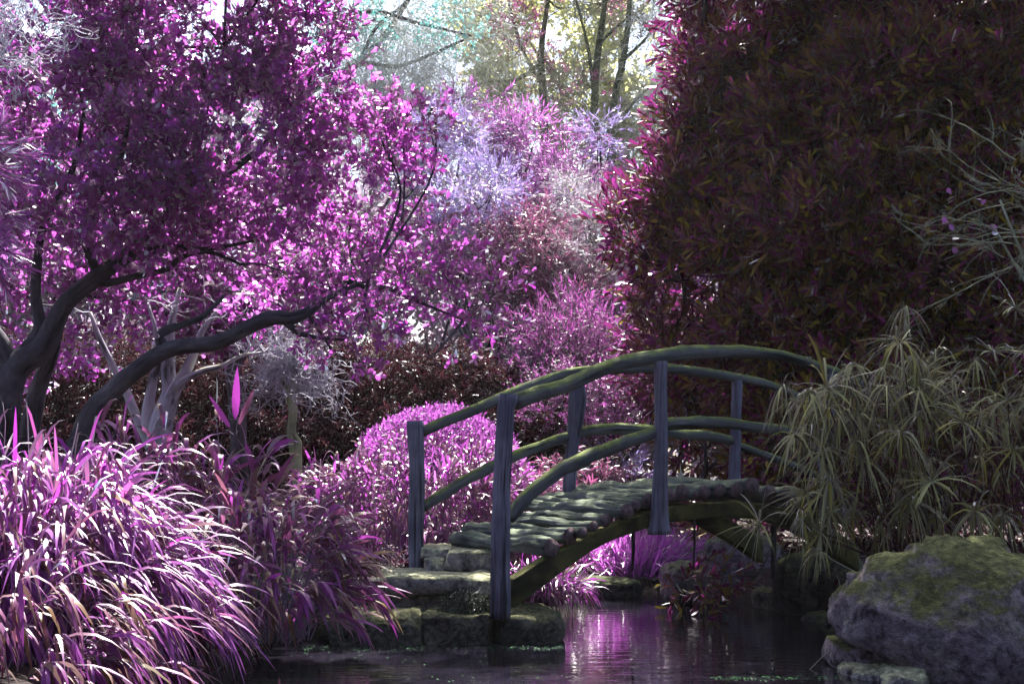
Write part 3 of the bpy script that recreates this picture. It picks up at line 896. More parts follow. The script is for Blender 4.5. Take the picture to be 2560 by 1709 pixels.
def shoots(ells, density, n_leaf, s_len, l_len, l_wid, prof, out=.8, up=.4, jit=.6, ang=60, grav=0., curl=.1, gapf=1.6, gapt=-.25, shell=.5, seed=0., t0=.15, whorl=0.):
    """Leafy shoots spread through the clumps. Returns twig polylines and the leaf arrays."""
    T, LB, LD, LN, LL, LW = [], [], [], [], [], []
    for e in ells:
        c = P(e[0], e[1], e[4])
        area = (e[2] / F * e[4]) * (e[3] / F * e[4]) * math.pi
        k = e[6] if len(e) > 6 else 1.0
        n = max(int(area * density * k), 3)
        p, v, c, r = in_ell(n, e[:6], shell)
        p = p[gaps(p, gapf, gapt, seed)]
        v = nrm((p - c) / r)
        n = len(p)
        if n == 0: continue
        a = nrm(v * out + np.array([0, 0, up]) + rng.normal(size=(n, 3)) * jit)
        sl = s_len * rng.uniform(.6, 1.3, n)
        end = p + a * sl[:, None]
        mid = (p + end) / 2 + rng.normal(size=(n, 3)) * .08 * s_len
        end[:, 2] -= grav * sl * .5
        T.append(np.stack([p, mid, end], 1))
        t = t0 + (1 - t0) * (np.linspace(0, 1, n_leaf)[None] ** (1 / (1 + whorl))) * np.ones((n, 1))
        t = np.clip(t + rng.normal(size=t.shape) * .04, 0, 1)
        pb = ((1 - t) ** 2)[..., None] * p[:, None] + (2 * t * (1 - t))[..., None] * mid[:, None] + (t ** 2)[..., None] * end[:, None]
        ax = nrm(end - p)
        ref = nrm(np.cross(ax, rng.normal(size=(n, 3))))
        b2 = np.cross(ax, ref)
        ph = np.arange(n_leaf) * 2.39996 + rng.random((n, 1)) * 6.28
        rad = ref[:, None] * np.cos(ph)[..., None] + b2[:, None] * np.sin(ph)[..., None]
        an = np.radians(ang) * (1.15 - .6 * t) + rng.normal(size=t.shape) * .18
        d = ax[:, None] * np.cos(an)[..., None] + rad * np.sin(an)[..., None]
        nn = ax[:, None] * np.sin(an)[..., None] - rad * np.cos(an)[..., None]
        d = d + rng.normal(size=d.shape) * .15
        nn = nn + rng.normal(size=nn.shape) * .35 + np.array([0, 0, .35])
        LB.append(pb.reshape(-1, 3)); LD.append(d.reshape(-1, 3)); LN.append(nn.reshape(-1, 3))
        m = n * n_leaf
        LL.append(l_len * rng.uniform(.6, 1.25, m)); LW.append(l_wid * rng.uniform(.75, 1.2, m))
    return (np.concatenate(T), np.concatenate(LB), nrm(np.concatenate(LD)), nrm(np.concatenate(LN)), np.concatenate(LL), np.concatenate(LW), curl, grav, prof)


def crown(parent, sh, mat, twig_mat=None, twig_r=.004, name="crown", twig_name="twigs"):
    T, b, d, n, L, W, curl, grav, prof = sh
    lm = leaf_mesh(name, b, d, n, L, W, prof, curl=rng.normal(curl, .12, len(b)), grav=grav)
    if twig_mat:
        tw = tubes("tmp", T, np.stack([np.full(len(T), twig_r), np.full(len(T), twig_r * .8), np.full(len(T), twig_r * .4)], 1), 3)
        return link(name, merged(name, [lm, tw]), [mat, twig_mat], parent)
    o = link(name, lm, mat, parent)
    return o


def read_mesh(me):
    v = np.empty(len(me.vertices) * 3, np.float32); me.vertices.foreach_get("co", v)
    l = np.empty(len(me.loops), np.int32); me.loops.foreach_get("vertex_index", l)
    t = np.empty(len(me.polygons), np.int32); me.polygons.foreach_get("loop_start", t)
    bpy.data.meshes.remove(me)
    return v.reshape(-1, 3), l, t


def merged(name, meshes):
    """Several meshes as one, each keeping a material slot of its own."""
    vs, ls, ts, ms, nv, nl = [], [], [], [], 0, 0
    for i, me in enumerate(meshes):
        v, l, t = read_mesh(me)
        vs.append(v); ls.append(l + nv); ts.append(t + nl); ms.append(np.full(len(t), i))
        nv += len(v); nl += len(l)
    return np_mesh(name, np.concatenate(vs), np.concatenate(ls), np.concatenate(ts), mat_idx=np.concatenate(ms))


def limbs_to(clumps, roots, r0=.03, n_sub=5, seed=0, spread=.8):
    """Branches from given fork points to the clump centres and from there out through each clump, as polylines with radius."""
    out = []
    r = np.random.default_rng(seed)
    for e in clumps:
        c = P(e[0], e[1], e[4])
        rd = np.array([e[2] / F * e[4], e[5], e[3] / F * e[4]])
        k = min(range(len(roots)), key=lambda i: np.linalg.norm(roots[i] - c))
        a = roots[k]
        m = (a + c) / 2 + r.normal(size=3) * .12 * np.linalg.norm(c - a) - np.array([0, 0, .05])
        out.append(([(*a, r0), (*m, r0 * .7), (*c, r0 * .42)], 12))
        for _ in range(n_sub):
            v = nrm(r.normal(size=3) + nrm(c - a) * .5)
            q = c + v * rd * spread
            s = m + (c - m) * r.uniform(.3, 1)
            mm = (s + q) / 2 + r.normal(size=3) * .1 * rd
            out.append(([(*s, r0 * .36), (*mm, r0 * .25), (*q, r0 * .1)], 9))
    return out


def ramble(n, start, dirs, length, K=8, wander=.35, droop=0., r0=.005, taper=.3):
    """Random walking twigs: (n,K,3) polylines and radii."""
    st = np.asarray(start, float)
    p = [st]
    d = nrm(dirs)
    ln = np.broadcast_to(length, (n,)) / (K - 1)
    for _ in range(K - 1):
        d = nrm(d + rng.normal(size=(n, 3)) * wander + np.array([0, 0, -droop]))
        p.append(p[-1] + d * ln[:, None])
    pts = np.stack(p, 1)
    r = np.broadcast_to(np.asarray(r0, float), (n,))[:, None] * np.linspace(1, taper, K)[None]
    return pts, r


def forked(pts, rad, n_child, length, wander, droop, spread=.9, from_t=.2, K=6, shrink=.55):
    """Side twigs growing out of given polylines."""
    n, k, _ = pts.shape
    i = rng.integers(0, n, n_child)
    j = rng.integers(max(1, int(k * from_t)), k, n_child)
    base = pts[i, j]
    tan = nrm(pts[i, j] - pts[i, j - 1])
    d = nrm(tan + rng.normal(size=(n_child, 3)) * spread)
    return ramble(n_child, base, d, length * rng.uniform(.5, 1.3, n_child), K, wander, droop, rad[i, j] * shrink)


def stack_tubes(name, sets, S, mat, parent):
    """Twig sets of differing point counts, brought to one count and built as one mesh."""
    K = max(p.shape[1] for p, _ in sets)
    PP, RR = [], []
    for p, r in sets:
        if p.shape[1] < K:
            u = np.linspace(0, p.shape[1] - 1, K)
            i0 = np.floor(u).astype(int).clip(0, p.shape[1] - 2)
            f = (u - i0)
            p = p[:, i0] * (1 - f)[None, :, None] + p[:, i0 + 1] * f[None, :, None]
            r = r[:, i0] * (1 - f)[None] + r[:, i0 + 1] * f[None]
        PP.append(p); RR.append(r)
    return link(name, tubes(name, np.concatenate(PP), np.concatenate(RR), S), mat, parent)


# ------------------------------------------------------------------ the large magenta tree at the left
D1 = 12.3
tree = empty("broadleaf_tree", P(20, 1330, D1), "big many-stemmed tree with glossy magenta leaves and a long leaning dark limb", "tree")


def pxl(pts, d, w0=None):
    return [(*P(x, y, d + (q[0] if q else 0)), px_r(wd, d)) for x, y, wd, *q in pts]


stems = [
    (pxl([(-15, 1330, 95), (5, 1080, 84), (38, 926, 72), (111, 868, 62), (161, 761, 46), (245, 690, 42), (345, 618, 36), (433, 520, 30), (490, 440, 24), (492, 367, 20), (520, 250, 14), (560, 120, 9)], D1), 46),
    (pxl([(0, 1010, 50), (23, 926, 40), (96, 830, 32), (90, 753, 28), (92, 677, 24), (110, 560, 18), (180, 430, 14), (210, 280, 9)], D1), 34),
    (pxl([(20, 1330, 60, .3), (92, 990, 46, .3), (126, 899, 36, .25), (140, 838, 30, .2), (158, 775, 24, .1)], D1), 24),
    (pxl([(-120, 760, 40), (-20, 830, 44), (23, 900, 48), (40, 960, 50)], D1), 18),
    (pxl([(130, 1330, 60, -.3), (215, 1055, 50, -.3), (291, 968, 46, -.35), (345, 922, 44, -.4), (402, 880, 42, -.4), (460, 864, 40, -.4), (525, 860, 40, -.4), (575, 843, 38, -.4), (628, 813, 36, -.4), (682, 791, 38, -.4), (725, 795, 32, -.4), (766, 780, 26, -.4), (830, 740, 14, -.3), (920, 700, 8, -.2)], D1), 54),
    (pxl([(406, 872, 26, -.4), (402, 836, 24, -.4), (430, 820, 20, -.4), (460, 811, 17, -.4), (510, 788, 13, -.4), (560, 740, 8, -.3)], D1), 20),
    (pxl([(712, 800, 20, -.4), (745, 830, 15, -.4), (782, 841, 11, -.4), (860, 850, 6, -.3)], D1), 14),
    (pxl([(240, 700, 24), (268, 707, 20), (345, 690, 17), (414, 673, 15), (460, 640, 13), (525, 631, 10), (600, 660, 7)], D1), 26),
    (pxl([(330, 640, 26), (420, 618, 18), (520, 622, 12), (640, 600, 7)], D1), 20),
    (pxl([(860, 740, 15, .2), (868, 705, 15, .2), (915, 718, 13, .2), (970, 722, 11, .2), (1060, 760, 8, .2), (1160, 800, 5, .2)], D1), 24),
    (pxl([(433, 520, 22), (560, 440, 18), (690, 330, 13), (780, 190, 8)], D1), 20),
    (pxl([(245, 690, 24), (210, 560, 18), (300, 400, 13), (330, 230, 8)], D1), 20),
]
C1 = [(130, 170, 270, 210, 12.4, 1.0, 1.0), (440, 120, 300, 210, 12.6, 1.0, 1.0), (740, 170, 150, 190, 12.5, .4, .5), (280, 430, 320, 200, 12.2, 1.0, 1.15), (580, 400, 220, 200, 12.3, .9, 1.1),
      (880, 480, 180, 210, 13.0, .3, .36), (1010, 650, 190, 130, 12.7, .22, .30), (1160, 760, 140, 110, 12.6, .2, .30), (920, 780, 200, 110, 12.0, .22, .30), (1060, 890, 90, 80, 12.0, .2, .42), (740, 690, 200, 110, 13.2, .3, .38),
      (1010, 330, 75, 60, 12.4, .2, .45), (1090, 300, 50, 60, 12.5, .2, .35), (950, 340, 60, 90, 12.4, .2, .42),
      (330, -210, 420, 220, 12.4, 1.0, .6), (640, -290, 260, 170, 12.0, .8, .95), (930, -350, 190, 160, 12.0, .7, .95), (-200, 350, 200, 500, 12.6, .9, .5), (830, 900, 110, 40, 12.1, .2, .45)]  # clumps above the frame are added to shade the rear bamboo
roots1 = [np.array(q[:3]) for s, _ in stems for q in s[4:]]
stems += limbs_to(C1, roots1, .014, 5, 3)
join_tubes("trunk", stems, 12, tree, M["dark_bark"], .07, seed=100)
s1 = shoots(C1, 470, 12, .24, .074, .037, ROUND, whorl=.8, out=.75, up=.35, jit=.7, ang=60, grav=0., curl=.12, gapf=1.35, gapt=-.12, shell=.35, seed=2.)
crown(tree, s1, M["tree_leaf"], M["dark_twig"], .004)

# a second magenta tree behind its trunks, out in the sun
tree3 = empty("broadleaf_tree", P(600, 1260, 15.3), "lower magenta tree glowing in the sun behind the leaning dark limb", "tree")
C3 = [(430, 730, 260, 110, 15.0, .6), (150, 720, 200, 120, 15.2, .6), (90, 860, 150, 80, 15.0, .4, .8), (650, 740, 200, 110, 15.1, .6), (330, 600, 240, 90, 15.6, .5, .8), (640, 600, 200, 90, 15.6, .5, .7), (860, 690, 150, 100, 15.4, .5, .7), (560, 830, 140, 50, 14.8, .4, .8), (-60, 620, 160, 120, 15.4, .5, .7)]
t3 = [(pxl([(600, 1260, 46), (590, 1000, 40), (560, 850, 32), (500, 740, 20), (430, 660, 10)], 15.3), 26), (pxl([(580, 930, 28), (650, 800, 18), (700, 700, 9)], 15.3), 16), (pxl([(560, 860, 22), (400, 780, 16), (240, 740, 10), (100, 760, 6)], 15.2), 20)]
join_tubes("trunk", t3 + limbs_to(C3, [np.array(q[:3]) for q_, _ in t3 for q in q_[2:]], .018, 4, 13), 8, tree3, M["dark_bark"], .06, seed=160)
crown(tree3, shoots(C3, 330, 9, .28, .085, .046, ROUND, out=.75, up=.35, jit=.7, ang=62, curl=.12, gapf=1.5, gapt=-.16, shell=.35, seed=4.), M["tree_leaf"], M["dark_twig"], .004)

# ------------------------------------------------------------------ the dark tree at the right
tree2 = empty("dark_tree", P(2350, 1330, 16.5), "huge shaded tree with dark plum and olive leaves filling the right side", "tree")
C2 = [(1850, 110, 180, 170, 16.0, .9), (1760, 40, 110, 80, 16.6, .5, .6), (1770, 180, 60, 60, 16.2, .4, .7), (1790, 300, 90, 90, 16.4, .5, .7), (1720, 330, 60, 50, 16.3, .35, .8), (1730, 440, 110, 80, 16.2, .6), (1650, 420, 50, 45, 16.1, .3, .8), (1690, 580, 100, 70, 16.0, .6), (1620, 540, 50, 40, 15.9, .3, .8), (1780, 690, 150, 130, 16.0, .9), (1660, 700, 60, 40, 15.9, .3, .8),
      (1900, 420, 230, 220, 15.6, 1.1), (2080, 180, 260, 230, 15.4, 1.2), (2350, 130, 260, 230, 15.2, 1.2), (2150, 480, 260, 230, 15.2, 1.2), (2400, 430, 260, 230, 15.0, 1.2), (2050, 720, 260, 180, 15.2, 1.1),
      (2330, 720, 260, 190, 15.0, 1.1), (1900, 930, 240, 120, 15.8, .8), (2150, 960, 260, 150, 15.4, .9), (1760, 1060, 120, 110, 15.4, .6, .8), (1950, 1130, 190, 100, 15.6, .7), (1730, 960, 60, 80, 16.0, .4, .8),
      (1800, 1300, 130, 75, 15.4, .5, .7), (1740, 820, 80, 60, 16.2, .4, .8), (1660, 860, 60, 35, 16.0, .3, .8), (2450, 950, 220, 160, 14.6, .8), (1610, 640, 40, 30, 15.9, .3, .7),
      (2480, 60, 180, 160, 15.6, .9), (2560, 320, 160, 180, 15.2, .9), (2440, 220, 160, 140, 15.9, .8), (2580, 620, 140, 180, 14.8, .8),
      (2120, 1180, 170, 120, 15.6, .6), (2380, 1150, 200, 140, 15.0, .7), (2600, 1150, 180, 160, 14.6, .7)]
C2top = [(1900, -260, 260, 260, 15.2, 1.6, .45), (2300, -330, 360, 320, 14.8, 1.8, .45), (2000, -680, 320, 280, 15.2, 1.8, .45), (2400, -800, 360, 300, 15.2, 1.9, .45), (1800, -900, 260, 260, 15.8, 1.6, .45), (2100, -1200, 320, 260, 15.8, 1.7, .45),  # unseen upper clumps, added to shade the bridge and block overhead sky
         (2700, 200, 260, 500, 14.6, 1.6, .4), (1750, -430, 190, 240, 15.6, 1.3, .4), (1470, -470, 300, 230, 15.2, 1.5, .75),
         (2600, -640, 480, 280, 11.6, 1.8, .3), (2050, -720, 400, 240, 12.0, 1.4, .3), (2500, -300, 200, 200, 13.5, 1.2, .4)]
C2core = [(e[0], e[1], e[2] * .9, e[3] * .9, e[4] + 1.0, e[5] * .7, .5) for e in C2 if 1800 < e[0] and e[2] > 150]
t2 = [(pxl([(2350, 1330, 110), (2330, 1000, 95), (2290, 700, 80), (2250, 400, 65), (2210, 100, 48), (2180, -300, 34), (2150, -900, 16)], 16.2), 40),
      (pxl([(2330, 1000, 60), (2180, 860, 44), (2000, 760, 32), (1850, 700, 20), (1700, 650, 8)], 15.9), 26),
      (pxl([(2290, 700, 60), (2100, 560, 40), (1950, 400, 26), (1830, 200, 16), (1760, 60, 8)], 15.9), 28),
      (pxl([(2250, 400, 50), (2400, 200, 32), (2500, 0, 14)], 15.8), 20),
      (pxl([(2340, 1100, 50), (2100, 1050, 30), (1900, 1080, 16), (1760, 1180, 8)], 15.8), 24)]
roots2 = [np.array(q[:3]) for s, _ in t2 for q in s[1:]]
t2 += limbs_to(C2 + C2top, roots2, .03, 4, 5)
join_tubes("trunk", t2, 8, tree2, M["dark_bark"], .06, seed=300)
tr_ = random.Random(31)
edge_y = [-60, 60, 180, 260, 340, 430, 520, 610, 700, 800, 950, 1150, 1400]
edge_x = [1700, 1700, 1750, 1720, 1700, 1610, 1565, 1560, 1630, 1600, 1640, 1690, 1720]
boughs = []
while len(boughs) < 150:
    x_, y_ = tr_.uniform(1540, 2650), tr_.uniform(-80, 1230)
    rx_, ry_ = tr_.uniform(55, 125), tr_.uniform(28, 55)
    ex_ = float(np.interp(y_, edge_y, edge_x))
    if x_ - rx_ < ex_ - 8: continue
    if x_ - rx_ < ex_ + 150 and tr_.random() < .5: continue
    near = min(1.0, (x_ - ex_) / 500)
    boughs.append((x_, y_, rx_, ry_, 16.4 - 1.9 * near + tr_.uniform(-.35, .45), tr_.uniform(.25, .5), tr_.uniform(.75, 1.25)))
for k_ in range(26):                                        # sprays that break the outline
    y_ = tr_.uniform(-30, 1000); ex_ = float(np.interp(y_, edge_y, edge_x))
    boughs.append((ex_ + tr_.uniform(10, 60), y_, tr_.uniform(30, 60), tr_.uniform(18, 36), 16.2 + tr_.uniform(-.3, .3), .25, 1.0))
s2 = shoots(boughs, 250, 13, .36, .150, .036, OBLONG, out=.7, up=.5, jit=.5, ang=48, curl=.1, gapf=1.25, gapt=-.6, shell=.4, seed=9., whorl=1.3)
s2c = shoots([(e[0] + 25, e[1], e[2] * .85, e[3] * .85, e[4] + .9, e[5] * .7, .75) for e in C2 if e[0] > 1840 or e[1] > 900], 200, 11, .36, .15, .036, OBLONG, out=.8, up=.3, jit=.65, ang=52, curl=.1, gapt=-.5, shell=.3, seed=9., whorl=1.2)
s2b = shoots(C2core + C2top, 200, 11, .36, .15, .036, OBLONG, out=.8, up=.3, jit=.65, ang=52, curl=.1, gapf=1.3, gapt=-.6, shell=.3, seed=9., whorl=1.2)
s2 = tuple(np.concatenate([p, q, r_]) for p, q, r_ in zip(s2[:6], s2b[:6], s2c[:6])) + s2[6:]
crown(tree2, s2, M["dark_leaf"], M["dark_twig"], .005)

# ------------------------------------------------------------------ bamboo clumps in front
def bamboo(label, foot, foot_r, dome, n_culm, per, l_len, l_wid, mat, group=None, lean=(0, 0, 0), name="bamboo_clump", droop=.75, bias=None, culm_r=.005, low=.35, outw=.9):
    """dome = (centre x, y, depth, rx, ry(depth), height above the foot) in metres."""
    foot = np.array(foot, float)
    root = empty(name, foot, label, "bamboo", group)
    n = n_culm
    a = rng.random(n) * 2 * math.pi
    rr = np.sqrt(rng.random(n))
    b = foot + np.stack([np.cos(a) * rr * foot_r[0], np.sin(a) * rr * foot_r[1], np.full(n, -.05)], 1)
    u = rng.random(n) ** .6
    rad = np.sqrt(u)
    a2 = a + rng.normal(size=n) * .4
    hx, hy, hz = dome
    top = foot + np.stack([np.cos(a2) * rad * hx, np.sin(a2) * rad * hy, hz * np.sqrt(np.clip(1 - rad ** 2 * (1 - low ** 2), 0, 1)) * rng.uniform(.75, 1.06, n)], 1) + np.array(lean)
    mid = b * .45 + top * .55
    mid[:, 2] = b[:, 2] + (top[:, 2] - b[:, 2]) * .5 + hz * .22
    K = 7
    t = np.linspace(0, 1, K)
    pts = ((1 - t) ** 2)[None, :, None] * b[:, None] + (2 * t * (1 - t))[None, :, None] * mid[:, None] + (t ** 2)[None, :, None] * top[:, None]
    link("culms", tubes("culms", pts, np.full((n, 1), culm_r) * np.linspace(1, .35, K)[None], 4), M["culm"], root)
    t = rng.random((n, per)) ** .7 * .72 + .30
    t = np.clip(t, 0, 1)
    t[:, 0] = 1.0
    pb = ((1 - t) ** 2)[..., None] * b[:, None] + (2 * t * (1 - t))[..., None] * mid[:, None] + (t ** 2)[..., None] * top[:, None]
    tan = nrm(2 * (1 - t)[..., None] * (mid - b)[:, None] + 2 * t[..., None] * (top - mid)[:, None])
    cen = foot + np.array([0, 0, hz * .3])
    o = nrm(pb - cen)
    d = tan * .75 + o * outw + rng.normal(size=pb.shape) * .55 + np.array([0, 0, .15])
    if bias is not None: d = d + np.array(bias)
    m = n * per
    d = nrm(d.reshape(-1, 3)); pb = pb.reshape(-1, 3)
    nn = np.array([0, 0, 1.0]) + rng.normal(size=(m, 3)) * .45 + o.reshape(-1, 3) * .3
    o2 = link("leaves", leaf_mesh("leaves", pb, d, nn, l_len * rng.uniform(.55, 1.3, m), l_wid * rng.uniform(.7, 1.25, m), BLADE,
                                  curl=rng.normal(.05, .1, m), grav=droop * rng.uniform(.3, 1.5, m), smooth=True), mat, root)
    return root


gA = P(60, 1700, 7.6); gA[2] = .2
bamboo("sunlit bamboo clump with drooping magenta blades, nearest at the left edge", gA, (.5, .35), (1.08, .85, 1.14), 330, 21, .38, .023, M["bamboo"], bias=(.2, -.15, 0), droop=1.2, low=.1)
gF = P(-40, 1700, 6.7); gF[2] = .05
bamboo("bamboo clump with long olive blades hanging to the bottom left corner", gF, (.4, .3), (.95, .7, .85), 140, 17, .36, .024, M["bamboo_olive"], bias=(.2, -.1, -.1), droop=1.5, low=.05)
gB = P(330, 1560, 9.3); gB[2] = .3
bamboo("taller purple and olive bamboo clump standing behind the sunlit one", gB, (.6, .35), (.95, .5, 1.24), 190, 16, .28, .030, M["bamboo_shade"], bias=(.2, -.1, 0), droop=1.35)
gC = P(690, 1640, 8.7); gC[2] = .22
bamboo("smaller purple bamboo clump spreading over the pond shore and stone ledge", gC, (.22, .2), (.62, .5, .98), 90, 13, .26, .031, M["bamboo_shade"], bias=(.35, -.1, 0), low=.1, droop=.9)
gT = P(590, 1500, 9.0); gT[2] = .3
gT_root = bamboo("upright bamboo shoots with the tallest pointed magenta leaf", gT, (.1, .1), (.24, .2, 1.26), 7, 8, .29, .040, M["bamboo_shade"], bias=(.3, 0, .25), droop=.7, low=.75)
lb = P(588, 1050, 8.9)
link("leaves", leaf_mesh("leaves", np.array([lb, lb + [.02, 0, -.03], lb + [-.03, 0, -.05]]), np.array([[.03, 0, 1.], [.45, -.1, 1.], [-.5, -.1, .8]]), np.array([[0, -1., .1]] * 3), np.array([.34, .26, .25]), np.array([.052, .036, .034]), BLADE, curl=.05), M["bamboo_shade"], gT_root)

# low bamboo behind the bridge
gD = P(1050, 1430, 13.2); gD[2] = .3
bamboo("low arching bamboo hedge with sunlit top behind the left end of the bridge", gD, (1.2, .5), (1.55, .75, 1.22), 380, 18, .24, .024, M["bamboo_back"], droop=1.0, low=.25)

# ------------------------------------------------------------------ clipped mound
mc = P(1096, 1190, 15.8); mc[2] = .4
mound = empty("clipped_shrub", mc, "rounded clipped shrub with a bright lilac rim behind the far railing", "shrub")
n = 26000
v = nrm(rng.normal(size=(n, 3))); v[:, 2] = np.abs(v[:, 2])
rr = np.array([1.24, 1.0, 1.52])
k = 1 + rng.normal(0, .018, n) - .12 * rng.random(n) ** 2
k += np.array([.05 * mnoise.noise(Vector(q_) * 3.1) + .03 * mnoise.noise(Vector(q_) * 8) for q_ in v])
v[:, 2] *= 1 - .10 * (1 - v[:, 2])
pb = mc + v * rr * k[:, None]
link("foliage", leaf_mesh("foliage", pb, nrm(v + rng.normal(size=(n, 3)) * .8 + np.array([0, 0, .3])), nrm(v + rng.normal(size=(n, 3)) * .6), .045 * rng.uniform(.7, 1.3, n), .022, DIAMOND), M["mound_leaf"], mound)
st = mc + rng.normal(size=(40, 3)) * np.array([.1, .1, 0])
ds = nrm(rng.normal(size=(40, 3)) * np.array([1, 1, .3]) + np.array([0, 0, .9]))
p_, r_ = ramble(40, st, ds, 1.0, 6, .15, 0, .014)
link("stems", tubes("stems", p_, r_, 5), M["dark_twig"], mound)

# ------------------------------------------------------------------ hedges and shrubs behind
def shrub(name, label, cat, ells, mat, foot, density, nl, sl, ll, lw, prof=NEEDLE, twig=None, stem=True, group=None, **kw):
    f = np.array(foot, float)
    r = empty(name, f, label, cat, group)
    s = shoots(ells, density, nl, sl, ll, lw, prof, **kw)
    crown(r, s, mat, twig or M["dark_twig"], .004, name="foliage")
    if stem:
        lm = limbs_to(ells, [f, f + np.array([0, 0, .5])], .035, 3, int(abs(f[0] * 100)) + 3)
        join_tubes("trunk", lm, 6, r, M["dark_bark"], .05, seed=int(abs(f[1] * 10)))
    return r


def foot_of(x, d, z=.4):
    p = P(x, 1000, d); p[2] = z
    return p


shrub("tall_hedge", "dark brown narrow-leaved hedge in shade behind the slender green trunk", "hedge",
      [(x, 1010 + 25 * math.sin(x * .02), 170, 165, 18.2, .8) for x in range(-60, 1000, 170)] + [(x, 1130, 170, 120, 17.6, .6) for x in range(40, 1000, 190)],
      M["hedge_leaf"], foot_of(500, 18.2), 420, 12, .34, .14, .016, BLADE, out=.6, up=.1, jit=.7, ang=55, grav=.5, gapt=-.6, shell=.2)
shrub("dark_shrub", "reddish brown shrub above the clipped mound and behind the bridge railing", "shrub",
      [(1250, 1030, 130, 110, 17.9, .6), (1330, 1110, 150, 90, 17.4, .5), (1130, 990, 150, 110, 18.2, .6), (1440, 1100, 110, 80, 17.5, .5)],
      M["hedge_leaf"], foot_of(1240, 18.2), 420, 12, .3, .13, .018, BLADE, out=.6, up=.1, jit=.7, ang=55, grav=.4, gapt=-.6, shell=.2)
shrub("pink_shrub", "soft pink fine-leaved shrub right behind the middle of the far handrail", "shrub",
      [(1430, 1000, 140, 80, 16.8, .4), (1540, 1020, 100, 80, 16.7, .4), (1590, 960, 80, 60, 16.9, .4)], M["mauve_leaf"], foot_of(1480, 16.9), 520, 14, .22, .045, .012, DIAMOND, out=.7, up=.3, jit=.7, ang=60, gapt=-.4)
shrub("pink_shrub", "feathery mauve pink shrub above the arch of the handrail", "shrub",
      [(1340, 850, 60, 60, 18.2, .3), (1420, 830, 70, 60, 18.1, .4), (1490, 870, 90, 60, 17.8, .4), (1400, 900, 110, 50, 17.8, .3), (1560, 850, 60, 50, 18.0, .3, .8), (1300, 910, 70, 50, 18.0, .3), (1450, 790, 40, 40, 18.3, .3, .7)], M["mauve_leaf"], foot_of(1410, 18.1), 330, 14, .36, .12, .011, NEEDLE, out=.5, up=.5, jit=.8, ang=40, gapt=-.2, twig=M["dark_twig"])
shrub("maroon_shrub", "rusty mauve narrow-leaved shrub in the gap between the two big trees", "shrub",
      [(1370, 690, 120, 100, 19.6, .6), (1290, 640, 100, 90, 19.8, .6), (1430, 770, 110, 80, 19.2, .5), (1270, 760, 90, 90, 19.4, .5), (1340, 590, 80, 60, 20.0, .4)], M["maroon_leaf"], foot_of(1370, 19.8), 420, 14, .36, .12, .011, NEEDLE, out=.5, up=.2, jit=.8, ang=45, grav=.2, gapt=-.3)
shrub("grey_shrub", "grey mauve wispy shrub hanging beside the dark tree", "shrub",
      [(1500, 590, 80, 100, 20.0, .5), (1520, 720, 80, 100, 19.6, .5), (1460, 500, 90, 70, 20.6, .5), (1420, 660, 60, 60, 19.3, .4, .6)], M["grey_leaf"], foot_of(1520, 20.2), 460, 16, .34, .11, .008, NEEDLE, out=.6, up=.1, jit=.7, ang=40, grav=.3, gapt=-.3, twig=M["pale_twig"])
shrub("lavender_shrub", "bright lavender spiky shrub beside the magenta tree", "shrub",
      [(1190, 495, 120, 65, 20.0, .5), (1120, 340, 80, 60, 21.2, .5), (1500, 340, 50, 40, 21.5, .4, .6), (1080, 420, 70, 60, 20.8, .4, .7), (1240, 450, 50, 45, 20.3, .4, .7)], M["lavender_leaf"], foot_of(1150, 21.0), 400, 16, .30, .11, .010, NEEDLE, out=.8, up=.3, jit=.6, ang=40, gapt=-.25, twig=M["blue_twig"])
shrub("pink_shrub", "bright pink narrow-leaved shrub below the sunny gap", "shrub",
      [(1330, 370, 130, 80, 22.0, .6), (1400, 490, 110, 70, 21.6, .5), (1240, 380, 80, 70, 22.2, .5), (1170, 280, 90, 50, 22.6, .5), (1330, 550, 90, 50, 21.2, .4), (1460, 400, 80, 50, 22.4, .4, .7), (1060, 330, 80, 60, 22.4, .5), (1130, 610, 110, 60, 20.2, .4), (1010, 420, 80, 80, 22.0, .5, .8), (1240, 570, 60, 50, 20.8, .4)], M["pink_leaf"], foot_of(1340, 22.4), 350, 14, .32, .12, .014, NEEDLE, out=.6, up=.4, jit=.75, ang=42, gapt=-.2)
shrub("purple_shrub", "bright purple shrub deep behind the dark tree's left edge", "shrub",
      [(1640, 760, 80, 120, 19.5, .6), (1700, 560, 110, 160, 20.5, .7), (1560, 830, 80, 70, 19.0, .5), (1760, 960, 150, 110, 20.0, .7)], M["mound_leaf"], foot_of(1660, 20.0), 380, 12, .28, .07, .03, OBLONG, out=.8, up=.4, jit=.6, ang=55, gapt=-.3)
shrub("lilac_shrub", "small silvery lilac shrub seen under the far railing", "shrub",
      [(1540, 1140, 70, 50, 17.0, .4), (1600, 1190, 80, 40, 16.6, .4), (1470, 1130, 60, 40, 17.2, .4)], M["lavender_leaf"], foot_of(1540, 17.0), 420, 12, .18, .08, .012, NEEDLE, out=.8, up=.4, jit=.6, ang=45, gapt=-.2, twig=M["blue_twig"])
shrub("red_shrub", "low dark red undergrowth bush on the bank beyond the bridge", "shrub",
      [(1440, 1230, 140, 70, 15.8, .5), (1330, 1290, 120, 90, 15.0, .5), (1640, 1270, 120, 50, 17.4, .4)], M["maroon_leaf"], foot_of(1420, 15.8), 380, 12, .25, .12, .018, BLADE, out=.7, up=.3, jit=.7, ang=50, grav=.4, gapt=-.4)

